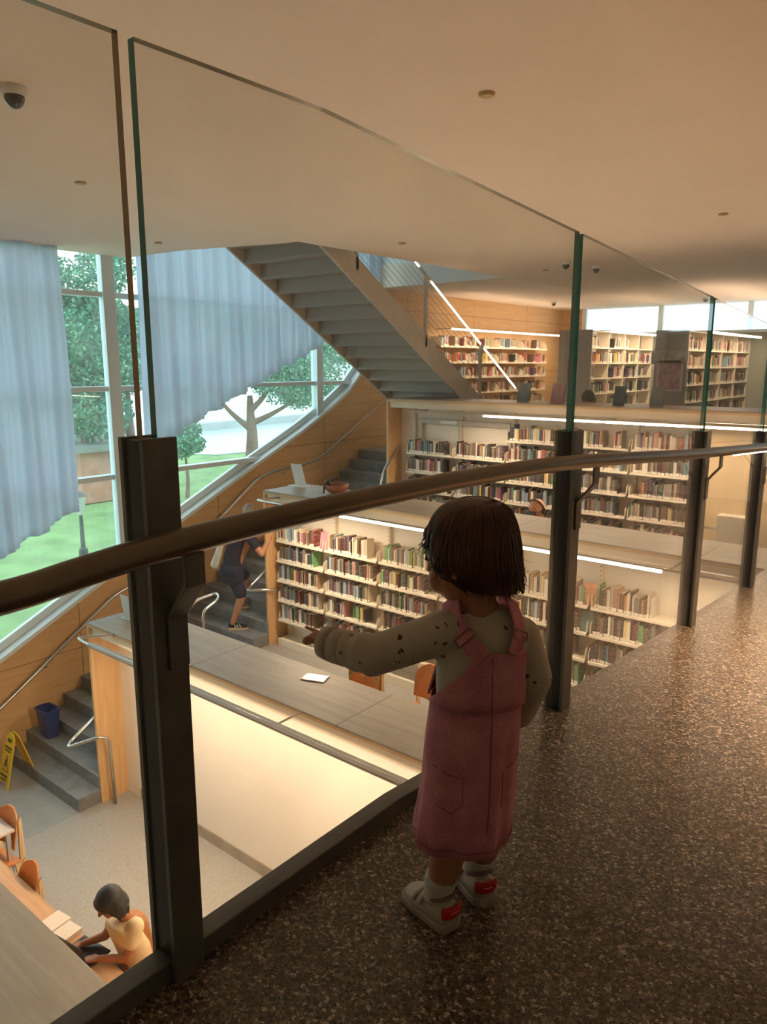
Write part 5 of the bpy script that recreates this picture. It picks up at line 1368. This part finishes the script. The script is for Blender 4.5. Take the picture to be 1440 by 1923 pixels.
for b in BOOKS: byshelf.setdefault(b['where'], []).append(b)
cnt = {}
for wh, bs in byshelf.items():
    for i, b in enumerate(bs):
        l = bs[i-1]['c'] if i else None; r = bs[i+1]['c'] if i+1 < len(bs) else None
        size = 'thick' if b['t'] > .034 else 'slim' if b['t'] < .021 else ''
        nb_ = f'between {l} and {r} ones' if l and r else (f'right of a {l} one' if l else f'left of a {r} one' if r else 'alone')
        b['lab'] = ' '.join(f"{size} {b['c']} book {nb_}, {wh[0]}, {wh[1]}".split()); cnt.setdefault(b['lab'], []).append(b)
for lab, bs in cnt.items():
    if len(bs) > 1:
        bs.sort(key=lambda b: -b['h'])
        for b, wd in zip(bs, ('tallest', 'next tallest', 'shorter', 'shortest')): b['lab'] = wd + ' ' + lab
def words16(s):
    w = s.split(); return s if len(w) <= 16 else s.replace(' of the ', ', ').replace('bookcase', 'shelves') if len(s.replace(' of the ', ', ').split()) <= 16 else ' '.join(w[:16])
many = MB(); mcol = []
for bk in BOOKS:
    a, d = bk['a'], bk['d']; up_ = V((0, 0, 1))
    if bk['idx'] in chosen:
        o = bpy.data.objects.new('book', bme); COL.objects.link(o)
        M = Matrix(((a.x, d.x, 0), (a.y, d.y, 0), (0, 0, 1))).to_4x4()
        if a.cross(d).z < 0: M = Matrix(((-a.x, d.x, 0), (-a.y, d.y, 0), (0, 0, 1))).to_4x4()
        o.matrix_world = Matrix.Translation(bk['p']) @ M @ Matrix.Diagonal((bk['t'], bk['w'], bk['h'], 1))
        o.color = (*bk['col'], 1)
        tag(o, words16(bk['lab']), 'book', f"books on the {bk['where'][0]}, {bk['where'][1]}")
    elif bk['score'] >= 0:
        p = bk['p']; t, w, h = bk['t'], bk['w'], bk['h']
        def add(c0, c1, y0_, y1_, z0_, z1_, mi, col):
            k0 = len(many.v)
            vs = [p + a*(x*t) + d*(y*w) + up_*(z*h) for z in (z0_, z1_) for y in (y0_, y1_) for x in (c0, c1)]
            many.add(vs, [(0,2,3,1), (4,5,7,6), (0,1,5,4), (2,6,7,3), (0,4,6,2), (1,3,7,5)], mi)
            for _ in range(8): mcol.extend((*col, 1))
        add(-.5, .5, 0, 1, 0, .97, 0, bk['col']); add(-.40, .40, .03, .97, .97, .985, 1, (1, 1, 1)); add(-.46, .46, -.018, 0, .02, .17, 2, (1, 1, 1))
tag(many.build('remaining_books', [M_BOOKS, M_PAGE, M_TAG], col=mcol), 'all the remaining small books packed on the shelves', 'books', kind='stuff')
# a few face-out books on the lower bookcase
for i, (px, py, col, lab, Y) in enumerate(((608, 1012, (.70, .25, .30), 'pink face-out book at the end of the first bay, top row', YF2+.03), (1106, 1120, (.75, .35, .22), 'orange face-out book with a pink shape on the lower bookcase top row', YF2+.05), (1098, 1178, (.10, .22, .20), 'dark teal face-out book one row below the orange one', YF2+.05))):
    p = at(px, py, Y=Y); z = min(rows2, key=lambda q: abs(q - (p.z-.1))); t = thing('face_out_book', lab, 'book', (p.x, Y, z))
    t['group'] = 'face-out books on the lower bookcase'
    MB().prism([V((-.08, 0, 0)), V((.08, 0, 0)), V((.08, .03, .22)), V((-.08, .03, .22))], (0, .02, 0)).build('cover', mat('face_%d' % i, col, .5, noise=.3, nscale=12), None).parent = t
    MB().prism([V((-.076, .004, .004)), V((.083, .004, .004)), V((.083, .034, .216)), V((-.076, .034, .216))], (0, .012, 0)).build('pages', M_PAGE, None).parent = t
